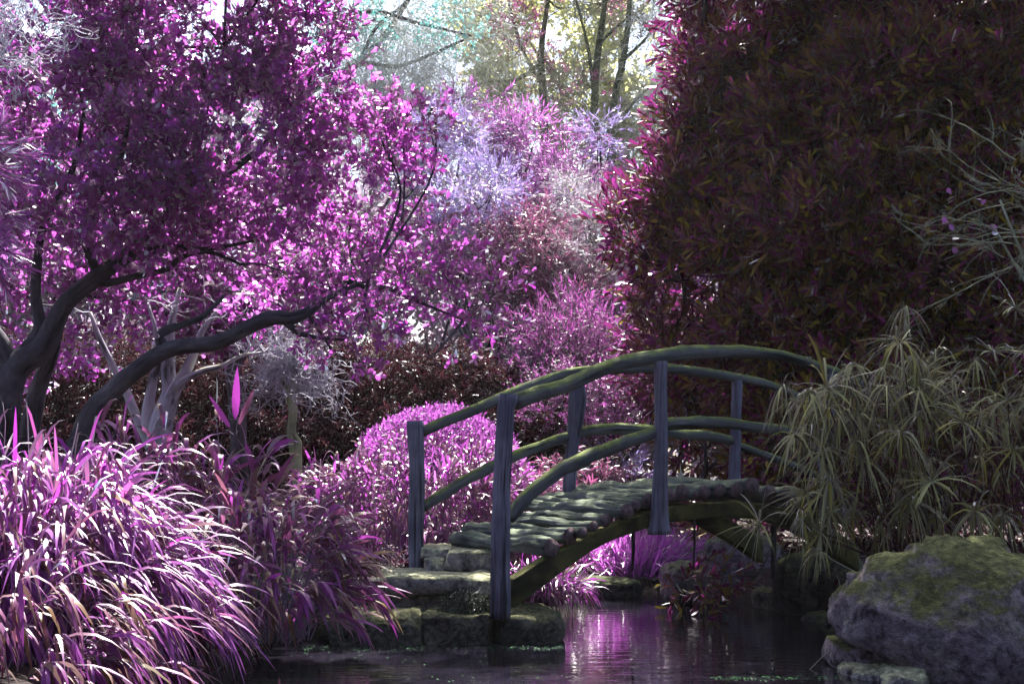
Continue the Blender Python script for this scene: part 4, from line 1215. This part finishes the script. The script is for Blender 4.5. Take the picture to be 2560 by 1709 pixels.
# purple grass under the bridge
gt = P(1590, 1440, 15.0); gt[2] = .12
gr = empty("grass_tuft", gt, "glowing purple grass tuft seen under the arch of the bridge", "grass")
n = 2600
b = gt + np.stack([rng.normal(0, .28, n), rng.normal(0, .22, n), np.full(n, 0.)], 1)
d = nrm(np.stack([(b[:, 0] - gt[0]) * 1.6 + rng.normal(0, .25, n), (b[:, 1] - gt[1]) * 1.4 + rng.normal(0, .25, n), np.ones(n)], 1))
link("blades", leaf_mesh("blades", b, d, nrm(rng.normal(size=(n, 3))), .52 * rng.uniform(.5, 1.2, n), .011, STRAP, grav=rng.uniform(.1, .7, n)), M["grass"], gr)
for i, (x, d0, lab) in enumerate([(1400, 14.6, "purple grass tuft hanging over the water behind the beam's foot"), (1345, 12.3, "olive grass tuft filling the gap under the low end of the beam"), (1480, 14.9, "dark purple grass tuft above the low wet rock")]):
    g0 = foot_of(x, d0, .15)
    g_ = empty("grass_tuft", g0, lab, "grass")
    n = 700
    b = g0 + np.stack([rng.normal(0, .14, n), rng.normal(0, .12, n), np.zeros(n)], 1)
    d = nrm(np.stack([(b[:, 0] - g0[0]) * 2.5 + rng.normal(0, .4, n), -.2 + rng.normal(0, .4, n), np.ones(n)], 1))
    link("blades", leaf_mesh("blades", b, d, nrm(rng.normal(size=(n, 3))), .42 * rng.uniform(.5, 1.2, n), .014, STRAP, grav=rng.uniform(.4, 1.3, n)), M["bamboo_back"], g_)

# ------------------------------------------------------------------ small trees behind the bamboo
pt = empty("pale_tree", P(395, 1270, 13.8), "pale grey multi-stemmed small tree behind the leaning limb", "tree")
ps = [(pxl([(400, 1280, 70), (400, 1080, 62), (425, 983, 44), (420, 937, 38), (421, 885, 32), (430, 800, 20), (450, 720, 10)], 13.8), 26),
      (pxl([(405, 1060, 46), (433, 983, 34), (460, 937, 30), (483, 887, 24), (510, 820, 15), (560, 760, 8)], 13.75), 24),
      (pxl([(440, 970, 20), (460, 949, 18), (510, 926, 16), (556, 914, 12), (600, 890, 8), (660, 880, 4)], 13.7), 22),
      (pxl([(370, 1080, 36), (370, 1021, 30), (383, 945, 24), (395, 900, 20), (390, 830, 12), (370, 760, 6)], 13.8), 22),
      (pxl([(395, 1150, 34), (341, 1040, 24), (318, 983, 22), (284, 918, 18), (249, 845, 14), (225, 780, 8)], 13.85), 24)]
join_tubes("trunk", ps, 12, pt, M["pale_bark"], .05, seed=500)
st = np.array([q[:3] for s, _ in ps for q in s[-2:]])
p1, r1 = ramble(14, st[rng.integers(0, len(st), 14)], nrm(rng.normal(size=(14, 3)) + np.array([.2, 0, .5])), .5, 8, .3, 0, .008)
p2, r2 = forked(p1, r1, 60, .3, .35, 0)
stack_tubes("crown", [(p1, r1), (p2, r2)], 3, M["blue_twig"], pt)

po = empty("pollard_tree", P(742, 1260, 14.2), "slender lichen-green trunk with a flat head of tangled bare silver twigs", "tree")
ps = [(pxl([(748, 1270, 30), (742, 1150, 28), (738, 1108, 34), (728, 1080, 26), (732, 1030, 23), (728, 1002, 24), (732, 960, 20), (732, 915, 18), (740, 880, 10)], 14.2), 34),
      (pxl([(728, 1010, 20), (714, 975, 17), (701, 945, 15), (690, 915, 11), (680, 890, 7)], 14.2), 16)]
join_tubes("trunk", ps, 12, po, M["green_bark"], .07, seed=520)
st = np.array([P(735, 925, 14.2), P(700, 930, 14.2), P(720, 905, 14.2)])
n = 70
d0 = nrm(np.stack([rng.normal(0, 1, n), rng.normal(0, .7, n), rng.uniform(-.05, .35, n)], 1))
p1, r1 = ramble(n, st[rng.integers(0, 3, n)] + rng.normal(size=(n, 3)) * .03, d0, .66, 9, .45, .06, .010)
p2, r2 = forked(p1, r1, 420, .3, .55, .04, 1.0)
p3, r3 = forked(p2, r2, 900, .16, .6, .02, 1.0, K=5)
stack_tubes("crown", [(p1, r1), (p2, np.maximum(r2, .0032)), (p3, np.maximum(r3, .0024))], 3, M["blue_twig"], po)

# pale bare tree with hanging twigs and teal blossom, upper middle
wt = empty("weeping_tree", foot_of(700, 24.0, .5), "pale grey bare tree with fine hanging twigs and a few teal blossoms", "tree")
ps = [(pxl([(700, 1260, 60), (690, 900, 50), (720, 500, 42), (760, 250, 34), (800, 80, 24), (850, -150, 14)], 24.0), 30),
      (pxl([(740, 330, 28), (850, 200, 20), (960, 90, 15), (1060, -60, 8)], 23.8), 20),
      (pxl([(770, 230, 22), (900, 160, 14), (1000, 165, 10), (1160, 100, 6)], 23.6), 20),
      (pxl([(800, 60, 22), (930, 30, 14), (1050, 60, 9), (1180, 90, 5)], 23.7), 20),
      (pxl([(745, 300, 22), (900, 330, 14), (1040, 300, 8), (1180, 230, 4)], 24.2), 20),
      (pxl([(900, 160, 12), (940, 70, 9), (1010, 10, 7), (1050, -60, 4)], 23.6), 14)]
join_tubes("trunk", ps, 8, wt, M["dark_bark"], .05, seed=540)
n = 420
src = np.array([q[:3] for s, _ in ps[1:] for q in spline(s, 14)])
st = src[rng.integers(0, len(src), n)] + rng.normal(size=(n, 3)) * np.array([.35, .5, .25])
p1, r1 = ramble(n, st, nrm(rng.normal(size=(n, 3)) + np.array([.5, 0, .4])), 1.3, 10, .22, .14, .006, .35)
p2, r2 = forked(p1, r1, 2600, .55, .3, .12, .8)
p3, r3 = forked(p2, r2, 3000, .28, .35, .1, .9, K=5, shrink=.8)
r2 = np.maximum(r2, .0028); r3 = np.maximum(r3, .0024)
stack_tubes("crown", [(p1, r1), (p2, r2), (p3, r3)], 3, M["pale_twig"], wt)
sh = shoots([(860, 60, 110, 90, 23.5, .6), (1000, 30, 130, 70, 23.5, .6), (1130, 60, 90, 70, 23.5, .5), (200, 30, 160, 60, 23.5, .5), (170, 340, 120, 120, 23.5, .5)], 150, 7, .2, .06, .045, DIAMOND, gapt=-.05, jit=1.)
crown(wt, sh, M["teal_leaf"], None, name="blossom")

# grey bare bushes below and beside the sunny gap
def bare(name, label, cat, foot, ends, d, n1, n2, n3, ln, mat, r0=.008, droop=0., wander=.3, trunk=None, rd=.4, group=None, up=.2):
    root = empty(name, foot, label, cat, group)
    st, dr = [], []
    r = np.random.default_rng(int(abs(foot[0]) * 1000) + 5)
    tr = []
    for (x, y, s) in ends:
        e = P(x, y, d)
        m = (np.array(foot) + e) / 2 + r.normal(size=3) * .15
        tr.append(([(*foot, r0 * 3), (*m, r0 * 2.2), (*e, r0 * 1.1)], 12))
        k = max(1, n1 // len(ends))
        st.append(e + r.normal(size=(k, 3)) * np.array([s, rd, s]) * .5)
        dr.append(nrm(r.normal(size=(k, 3)) + nrm(e - np.array(foot)) * .6 + np.array([0, 0, up])))
    join_tubes("trunk", tr, 6, root, trunk or mat, .05, seed=int(abs(foot[0]) * 10))
    st, dr = np.concatenate(st), np.concatenate(dr)
    p1, r1 = ramble(len(st), st, dr, ln, 8, wander, droop, r0)
    p2, r2 = forked(p1, r1, n2, ln * .6, wander, droop)
    sets = [(p1, r1), (p2, np.maximum(r2, .0025))]
    if n3:
        p3, r3 = forked(p2, r2, n3, ln * .35, wander, droop, K=5)
        sets.append((p3, np.maximum(r3, .0022)))
    stack_tubes("crown", sets, 3, mat, root)
    return root


bare("bare_bush", "misty pale grey bare bush left of the lavender shrub", "bush", foot_of(960, 23.0), [(930, 260, .5), (980, 330, .5), (1040, 240, .4), (900, 350, .4)], 23.0, 90, 1300, 1800, .75, M["pale_twig"], .006)
bare("bare_bush", "silvery bare bush between the sunny gap and the dark tree", "bush", foot_of(1700, 24.0), [(1700, 150, .5), (1690, 250, .5), (1660, 330, .4), (1740, 330, .5), (1730, 60, .4)], 23.4, 110, 1500, 2000, .7, M["pale_twig"], .006)
bare("bare_bush", "olive grey bare bush at the foot of the back trees", "bush", foot_of(1440, 24.6), [(1290, 260, .5), (1400, 300, .5), (1500, 390, .5), (1580, 330, .5), (1560, 450, .4), (1230, 210, .4)], 24.0, 120, 1500, 1500, .8, M["olive_twig"], .006, .04)

# trees against the bright sky
def back_tree(label, foot, stems_px, d, patches, mat_l, dens=150, seed=0):
    root = empty("slender_tree", foot, label, "tree", None)
    ps = [(pxl(s, d), 26) for s in stems_px]
    rts = [np.array(q[:3]) for s, _ in ps for q in s[1:]]
    if patches: ps += limbs_to(patches, rts, .022, 6, seed, 1.2)
    join_tubes("trunk", ps, 7, root, M["olive_bark"], .05, seed=600 + seed)
    src = np.array([q[:3] for s, _ in ps for q in spline(s, 9)[3:]])
    n = 160
    st = src[rng.integers(0, len(src), n)]
    p1, r1 = ramble(n, st, nrm(rng.normal(size=(n, 3)) + np.array([0, 0, .35])), .9, 8, .25, 0, .008)
    p2, r2 = forked(p1, r1, 700, .45, .3, 0)
    stack_tubes("crown", [(p1, r1), (p2, np.maximum(r2, .003))], 3, M["olive_twig"], root)
    sh = shoots(patches, dens, 12, .3, .09, .022, DIAMOND, out=.6, up=.2, jit=.8, ang=60, gapf=1.1, gapt=-.05, shell=.2, seed=seed)
    crown(root, sh, mat_l, M["dark_twig"], .004)


back_tree("slender tree with a forked trunk and maroon leaves against the bright sky", foot_of(1370, 26.2, .6),
          [[(1375, 1250, 29.9), (1365, 700, 25.8), (1360, 270, 20.4), (1352, 140, 17.1), (1370, 0, 9.5), (1390, -200, 5.4)], [(1352, 160, 12.2), (1290, 200, 10.2), (1210, 205, 8.2), (1150, 250, 4.8)], [(1358, 220, 10.9), (1300, 110, 8.2), (1270, 0, 5.4)]],
          26.2, [(1290, 60, 110, 70, 26.2, .7), (1420, 20, 110, 50, 26.4, .7), (1400, 190, 60, 60, 26.3, .5), (1330, -120, 160, 100, 26.2, .8, .6)], M["maroon_leaf"], 170, 1)
back_tree("straight olive-barked tree left of its twin in the sunny gap", foot_of(1480, 25.6, .6),
          [[(1480, 1250, 27.2), (1482, 700, 24.5), (1486, 250, 19.0), (1500, 90, 17.1), (1514, 0, 12.2), (1530, -250, 6.8)], [(1486, 240, 10.9), (1470, 120, 8.2), (1440, 0, 5.4)], [(1498, 110, 9.5), (1550, 60, 6.8), (1610, 20, 4.1)]],
          25.6, [(1500, 10, 70, 60, 25.8, .5), (1470, 210, 60, 50, 25.7, .4, .6), (1530, -160, 140, 110, 25.6, .7, .6)], M["maroon_leaf"], 150, 2)
back_tree("curved olive-barked tree right of its twin in the sunny gap", foot_of(1530, 25.0, .6),
          [[(1525, 1250, 27.2), (1528, 700, 23.1), (1531, 300, 19.0), (1558, 150, 16.3), (1574, 10, 13.6), (1580, -250, 6.8)], [(1531, 320, 10.9), (1600, 240, 8.2), (1660, 190, 5.4)], [(1560, 150, 9.5), (1620, 90, 6.8), (1660, 20, 4.1)]],
          25.0, [(1610, 60, 70, 60, 25.2, .5, .5), (1640, 290, 70, 40, 25.1, .4, .5), (1600, -170, 130, 110, 25.0, .7, .6)], M["hedge_leaf"], 130, 3)

M["yellow_leaf"] = leaf_mat("pale_yellow_green_leaf", [(.40, .42, .16), (.5, .5, .24)], [(.36, .38, .14)], [(.74, .76, .26), (.8, .8, .4)], .62, .4)  # yellow glow of the sky put into leaf colour
yt = empty("yellow_tree", foot_of(1560, 29.5, .7), "pale yellow-green tree glowing in the sun behind the slender trunks", "tree")
ye = [(1290, 120, 130, 120, 29.5, .9), (1420, 250, 120, 90, 29.2, .8), (1560, 120, 140, 130, 29.6, .9), (1690, 80, 110, 110, 29.4, .8), (1640, 290, 110, 80, 29.0, .8), (1180, 200, 110, 120, 29.4, .8, .7), (1500, 380, 120, 60, 28.8, .6), (1240, 20, 110, 70, 29.0, .7), (1450, 30, 110, 70, 29.3, .7), (1350, 330, 110, 60, 28.8, .6)]
yl = [(pxl([(1560, 1240, 40), (1565, 600, 32), (1555, 200, 20), (1550, -50, 8)], 29.5), 24), (pxl([(1562, 420, 20), (1430, 260, 12), (1320, 100, 6)], 29.4), 16), (pxl([(1560, 380, 20), (1640, 240, 12), (1700, 80, 6)], 29.4), 16)]
join_tubes("trunk", yl + limbs_to(ye, [np.array(q[:3]) for q_, _ in yl for q in q_[1:]], .02, 4, 21), 6, yt, M["olive_bark"], .05, seed=680)
crown(yt, shoots(ye, 100, 12, .5, .13, .075, DIAMOND, out=.6, up=.3, jit=.8, ang=60, gapf=.9, gapt=-.05, shell=.2, seed=6.), M["yellow_leaf"], M["olive_twig"], .005)

# the wood at the back that closes the view below the tree tops
wood_ells = []
for x in range(-1500, 4300, 260):
    h = 430 if 1150 < x < 1750 else (330 if 800 < x <= 1150 else 60)
    wood_ells.append((x, (h + 1150) / 2 + 60 + 30 * math.sin(x), 230, (1150 - h) / 2, 34 + 2 * math.sin(x * 1.7), 1.6))
wsh = shoots(wood_ells, 16, 16, 1.0, .34, .12, OBLONG, out=.6, up=.3, jit=.8, ang=60, gapf=.5, gapt=-.3, shell=.3)
wm = leaf_mesh("woodland", wsh[1], wsh[2], wsh[3], wsh[4], wsh[5], OBLONG, curl=.1)
# unseen dark ring of wood, added to block sky light from behind the camera
rg = []
for k in range(30):
    a_ = R(-24 - 132 * k / 29)
    for z_ in (2.2, 5.6, 9.0, 12.0):
        rg.append((17 * math.cos(a_) + rng.normal(0, .6), 6 + 16 * math.sin(a_) + rng.normal(0, .6), z_))
rg = np.array(rg)
n = 26000
c_ = rg[rng.integers(0, len(rg), n)]
v_ = nrm(rng.normal(size=(n, 3)))
pb = c_ + v_ * np.array([2.2, 2.2, 2.4]) * (rng.random(n) ** .25)[:, None]
wr = leaf_mesh("tmp", pb, nrm(rng.normal(size=(n, 3))), nrm(v_ + rng.normal(size=(n, 3)) * .5), rng.uniform(.3, .6, n), rng.uniform(.16, .3, n), OBLONG, curl=.1)
wood = link("woodland", merged("woodland", [wm, wr]), [M["grey_leaf"], M["hedge_leaf"]])
tag(wood, "misty woodland behind the shrubs, with an added unseen ring that blocks sky light", "woodland", kind="stuff")

# ------------------------------------------------------------------ left edge plants
le = empty("spiky_shrub", P(-260, 1250, 10.2), "spiky pale pink leaved shrub poking in at the left edge", "shrub")
es = [(-45, 400, 50, 70, 10.2, .25, 1.6), (-40, 520, 40, 60, 10.2, .25, 1.2), (-40, 620, 40, 60, 10.2, .25)]
crown(le, shoots(es, 300, 22, .2, .17, .017, NEEDLE, out=1.0, up=-.1, jit=.35, ang=40, grav=.2, gapt=-1.1, shell=.3), M["pink_leaf"], M["dark_twig"], .005, name="foliage")
join_tubes("trunk", [(pxl([(-260, 1250, 60), (-230, 900, 50), (-180, 600, 34), (-120, 420, 16)], 10.2), 20)] + limbs_to(es, [P(-180, 600, 10.2)], .02, 2, 8), 8, le, M["dark_bark"], .05, seed=700)

bl = bare("bare_tree", "silver bare twigs of a tree reaching in at the top left corner", "tree", P(-620, 1250, 10.0), [(-60, 50, .2), (10, 20, .2), (60, 60, .15), (-40, 130, .12)], 9.8, 34, 260, 420, .34, M["blue_twig"], .006, 0, .35, rd=.3)
sh = shoots([(60, 60, 130, 60, 9.8, .3), (30, 160, 60, 30, 9.8, .2)], 40, 3, .08, .06, .035, ROUND, gapt=-1.1, jit=1.)
crown(bl, sh, M["twig_leaf"], None, name="leaves")

# bare twigs reaching in from the right
br = bare("bare_shrub", "bare olive twigs with a few mauve leaves reaching in from the right edge", "shrub", P(2800, 1250, 9.6),
          [(2500, 500, .12), (2560, 600, .12), (2480, 560, .1), (2540, 660, .12), (2600, 430, .15)], 9.4, 5, 30, 60, .3, M["olive_twig"], .006, 0, .15, rd=.2)
n = 20
st = np.stack([P(x, y, 9.4) for x, y in zip(rng.uniform(2480, 2640, n), rng.uniform(420, 680, n))])
st[:, 1] += rng.normal(0, .15, n)
p1, r1 = ramble(n, st, nrm(np.stack([-np.ones(n), rng.normal(0, .25, n), rng.normal(.05, .3, n)], 1)), rng.uniform(.35, .8, n), 9, .14, -.01, .0052)
p2, r2 = forked(p1, r1, 55, .30, .16, 0, .5)
p3, r3 = forked(p2, r2, 45, .14, .2, 0, .6, K=5)
stack_tubes("crown", [(p1, r1), (p2, np.maximum(r2, .002)), (p3, np.maximum(r3, .0016))], 4, M["olive_twig"], br)
sh = shoots([(2470, 530, 90, 70, 9.4, .3), (2400, 560, 50, 50, 9.3, .2)], 22, 2, .06, .075, .042, ROUND, gapt=-1.1, jit=1.)
crown(br, sh, M["twig_leaf"], None, name="leaves")

# ------------------------------------------------------------------ umbrella sedge at the right
def sedge(label, foot, whorls, lens, seed):
    root = empty("umbrella_sedge", foot, label, "sedge", "umbrella sedge clumps")
    n = len(whorls)
    tops = np.array([P(x, y, d) for x, y, d in whorls])
    b = foot + np.stack([rng.normal(0, .2, n), rng.normal(0, .15, n), np.full(n, -.05)], 1)
    mid = b * .5 + tops * .5 + np.stack([np.zeros(n), np.zeros(n), np.full(n, .12)], 1)
    t = np.linspace(0, 1, 8)
    pts = ((1 - t) ** 2)[None, :, None] * b[:, None] + (2 * t * (1 - t))[None, :, None] * mid[:, None] + (t ** 2)[None, :, None] * tops[:, None]
    link("stems", tubes("stems", pts, np.full((n, 8), .006) * np.linspace(1, .7, 8), 4), M["red_stem"], root)
    ax = nrm(pts[:, -1] - pts[:, -2])
    LB, LD, LN, LL, LW, LG = [], [], [], [], [], []
    for i in range(n):
        k = rng.integers(15, 26)
        dr = rng.choice([.4, .8, 1.2, 1.6, 2.0])
        ph = rng.random() * 6.28 + np.arange(k) * 6.283 / k + rng.normal(0, .2, k)
        ref = nrm(np.cross(ax[i], [0.3, .8, .2])); b2 = np.cross(ax[i], ref)
        el = rng.uniform(-.1, .75, k)
        d = (ref[None] * np.cos(ph)[:, None] + b2[None] * np.sin(ph)[:, None]) * np.cos(el)[:, None] + ax[i][None] * np.sin(el)[:, None]
        LB.append(np.repeat(tops[i][None], k, 0)); LD.append(d)
        LN.append(nrm(ax[i][None] + rng.normal(size=(k, 3)) * .3 + np.array([0, 0, .5])))
        LL.append(lens * rng.uniform(.55, 1.2, k)); LW.append(rng.uniform(.008, .020, k)); LG.append(dr * rng.uniform(.5, 1.5, k))
    m = lambda a: np.concatenate(a)
    link("leaves", leaf_mesh("leaves", m(LB), m(LD), m(LN), m(LL), m(LW), STRAP, grav=m(LG)), M["sedge"], root)
    # fine tufts where the leaves meet
    k = 26
    tb = np.repeat(tops, k, 0)
    td = nrm(np.repeat(ax, k, 0) * .7 + rng.normal(size=(n * k, 3)))
    link("flower_heads", leaf_mesh("flower_heads", tb, td, nrm(rng.normal(size=(n * k, 3))), .055 * rng.uniform(.5, 1.4, n * k), .005, NEEDLE), M["sedge"], root)
    return root


def scatter(poly_fn, n):
    out = []
    while len(out) < n:
        x, y = random.uniform(1880, 2620), random.uniform(740, 1400)
        if poly_fn(x, y): out.append((x, y))
    return out


edge = [(1930, 1300), (1910, 1180), (1960, 1010), (2060, 940), (2150, 860), (2250, 830), (2400, 820), (2620, 760)]


def inside(x, y):
    ys = np.interp(x, [1905, 1960, 2060, 2150, 2250, 2400, 2620], [1180, 1010, 950, 880, 850, 860, 800])
    ylow = np.interp(x, [1905, 2000, 2150, 2300, 2620], [1260, 1350, 1330, 1290, 1320])
    return ys < y < ylow and x > 1905


w_given = [(1955, 968, 10.7), (2066, 972, 10.6), (2240, 848, 10.7), (2262, 770, 11.0), (2290, 895, 10.5), (2480, 880, 10.4), (2540, 770, 10.6), (2210, 915, 10.8), (2130, 990, 10.5), (2015, 1060, 10.4),
           (2251, 1082, 10.1), (2408, 1055, 10.2), (2330, 1203, 10.0), (2142, 1030, 10.4), (2160, 1150, 10.2), (2015, 1232, 10.3), (2005, 1300, 10.2), (1900, 1307, 10.4), (2076, 1276, 10.2), (2440, 1278, 9.9),
           (2380, 940, 10.6), (2330, 960, 10.6), (2520, 1000, 10.3), (2080, 1110, 10.4), (2095, 1450, 9.9)]
fS = P(2330, 1450, 10.8); fS[2] = .35
sedge("front sedge clump of drooping grey-green whorls hanging over the right end of the bridge", fS, w_given[:20:1] + [(x, y, random.uniform(10.1, 10.9)) for x, y in scatter(lambda x, y: inside(x, y) and 2020 < x < 2330, 34)] + [(x, y, random.uniform(10.1, 10.6)) for x, y in scatter(lambda x, y: inside(x, y) and 1975 < x < 2080, 9)], .40, 1)
fS2 = P(2540, 1440, 11.2); fS2[2] = .35
sedge("rear sedge clump of drooping grey whorls above the big boulder", fS2, w_given[20:24] + [(x, y, random.uniform(10.3, 11.4)) for x, y in scatter(lambda x, y: inside(x, y) and x > 2220, 36)], .40, 2)
# a single long stalk leaning out over the water
lone = empty("sedge_stalk", P(2190, 1460, 10.0), "single sedge stalk bent low over the dark slab", "sedge")
c = spline([P(2200, 1465, 10.0), P(2140, 1430, 9.95), P(2075, 1395, 9.9), P(2062, 1380, 9.9)], 10)
link("stem", tubes("stem", c[None], np.full((1, 10), .004), 4), M["olive_twig"], lone)
k = 12
link("leaves", leaf_mesh("leaves", np.repeat(c[-1][None], k, 0) + rng.normal(size=(k, 3)) * .02, nrm(np.stack([rng.normal(-.5, .5, k), rng.normal(0, .5, k), rng.uniform(0, .6, k)], 1)), np.tile([0, 0, 1.], (k, 1)), .24, .011, STRAP, grav=rng.uniform(.8, 2, k)), M["sedge"], lone)
for i, (a, b_, lab) in enumerate([((2000, 1700), (2104, 1596), "longer thin dry reed slanting out of the water by the boulder"), ((2040, 1709), (2112, 1650), "shorter thin dry reed slanting out of the water by the boulder")]):
    p0, p1_ = P(*a, 8.6), P(*b_, 8.95)
    p0[2] = -.05
    o = link("dry_reed", tubes("dry_reed", np.array([[p0, (p0 + p1_) / 2 + np.array([0, 0, .006]), p1_]]), np.full((1, 3), .0035), 4), M["olive_twig"])
    recentre(tag(o, lab, "reed", "dry reeds by the boulder"), p0)

# leafy spray drooping to the water under the bridge
sp = empty("drooping_branch", P(1900, 1380, 12.3), "low leafy branch dipping towards the pond under the bridge", "branch")
lm = [([(*P(1925, 1380, 12.3), .012), (*P(1890, 1440, 12.2), .009), (*P(1830, 1490, 12.1), .007), (*P(1770, 1512, 12.0), .004)], 14),
      ([(*P(1890, 1440, 12.2), .007), (*P(1820, 1440, 12.1), .005), (*P(1740, 1450, 12.0), .003)], 12), ([(*P(1850, 1478, 12.1), .006), (*P(1800, 1500, 12.0), .004), (*P(1790, 1530, 12.0), .002)], 10)]
join_tubes("stem", lm, 6, sp, M["dark_twig"], .05, seed=900)
crown(sp, shoots([(1770, 1450, 80, 45, 12.0, .3), (1810, 1495, 70, 30, 12.0, .25), (1720, 1480, 40, 30, 12.0, .2)], 120, 9, .16, .11, .03, OBLONG, out=.8, up=.1, jit=.6, ang=50, gapt=-1.1), M["dark_leaf"], M["dark_twig"], .003, name="foliage")

# withered tuft on the landing
tc_ = P(1165, 1524, 10.1)
tf = empty("withered_tuft", tc_, "grey-green withered moss tuft heaped against the lower step", "moss")
n = 1500
a = rng.random(n) * 6.28; rr = np.sqrt(rng.random(n))
b = tc_ + np.stack([np.cos(a) * rr * .19, np.sin(a) * rr * .10, .14 * (1 - rr ** 2) * rng.random(n)], 1)
link("strands", leaf_mesh("strands", b, nrm(rng.normal(size=(n, 3)) + np.array([0, -.2, .3])), nrm(rng.normal(size=(n, 3))), .10 * rng.uniform(.5, 1.5, n), .006, STRAP, grav=rng.uniform(.3, 1.6, n)), M["moss_tuft"], tf)
p_, r_ = ramble(22, tc_ + rng.normal(size=(22, 3)) * .03 + np.array([0, 0, .04]), nrm(rng.normal(size=(22, 3)) + np.array([0, -.4, .8])), .2, 7, .3, .25, .003)
link("twigs", tubes("twigs", p_, r_, 3), M["moss_tuft"], tf)

# duckweed along the waterline
n = 440
xs_ = np.concatenate([rng.beta(.7, .7, 130) * 300 + 760, rng.uniform(1060, 1230, 15), rng.beta(.6, .6, 110) * 180 + 1225, rng.uniform(1780, 2120, 115), rng.uniform(720, 1500, 70)])
ys_ = np.concatenate([rng.normal(1620, 5, 255), rng.normal(1695, 4, 115), rng.uniform(1620, 1705, 70)])
dd = ZC * F / (ys_ - HOR)
b = np.stack([(xs_ - CX) / F * dd, dd, np.full(n, .004)], 1)
ph = rng.random(n) * 6.28
dk = link("duckweed", leaf_mesh("duckweed", b, np.stack([np.cos(ph), np.sin(ph), np.zeros(n)], 1), np.tile([0, 0, 1.], (n, 1)), rng.uniform(.008, .018, n), rng.uniform(.007, .013, n), ROUND), M["duckweed"])
tag(dk, "bright green duckweed specks along the waterline", "duckweed", kind="stuff")

# low leaves covering the soil of the garden
n = 26000
gxy = np.stack([rng.uniform(-7, 8, n), 7 + 17 * rng.random(n) ** 1.4], 1)
gxy = gxy[pond_dist(gxy) < -.03]
gxy = gxy[~((gxy[:, 0] > -1.15) & (gxy[:, 0] < -.1) & (gxy[:, 1] > 9.3) & (gxy[:, 1] < 11.6))]
n = len(gxy)
gb = np.column_stack([gxy, ground_z(gxy[:, 0], gxy[:, 1]) + rng.uniform(0, .10, n) ** 1.3])
gd = nrm(np.column_stack([rng.normal(size=(n, 2)), rng.uniform(.0, 1.1, n)]))
gc = link("ground_cover", leaf_mesh("ground_cover", gb, gd, nrm(rng.normal(size=(n, 3)) * .5 + np.array([0, 0, 1.])), rng.uniform(.07, .2, n), rng.uniform(.02, .05, n), OBLONG, curl=.2, grav=.3), M["hedge_leaf"])
tag(gc, "dark low leaves covering the soil between the plants", "ground cover", kind="stuff")

# ------------------------------------------------------------------ the misty air of the garden
hx = (-156, 156, -62, 266, -3.0, 17.0)
hv = np.array([(x, y, z) for z in hx[4:] for y in hx[2:4] for x in hx[:2]], float)
hf = [[0, 2, 3, 1], [4, 5, 7, 6], [0, 1, 5, 4], [2, 6, 7, 3], [0, 4, 6, 2], [1, 3, 7, 5]]
hm, hnt, hout = new_mat("garden_haze")
pv = N(hnt, "ShaderNodeVolumePrincipled")
pv.inputs["Color"].default_value = (.97, .97, .95, 1)
pv.inputs["Density"].default_value = .00025
pv.inputs["Anisotropy"].default_value = .45
hnt.links.new(pv.outputs[0], hout.inputs["Volume"])
haze = link("haze", np_mesh("haze", hv, np.array(hf).ravel(), np.arange(6) * 4), hm)
tag(haze, "pale morning haze hanging in the garden air", "haze", kind="stuff")
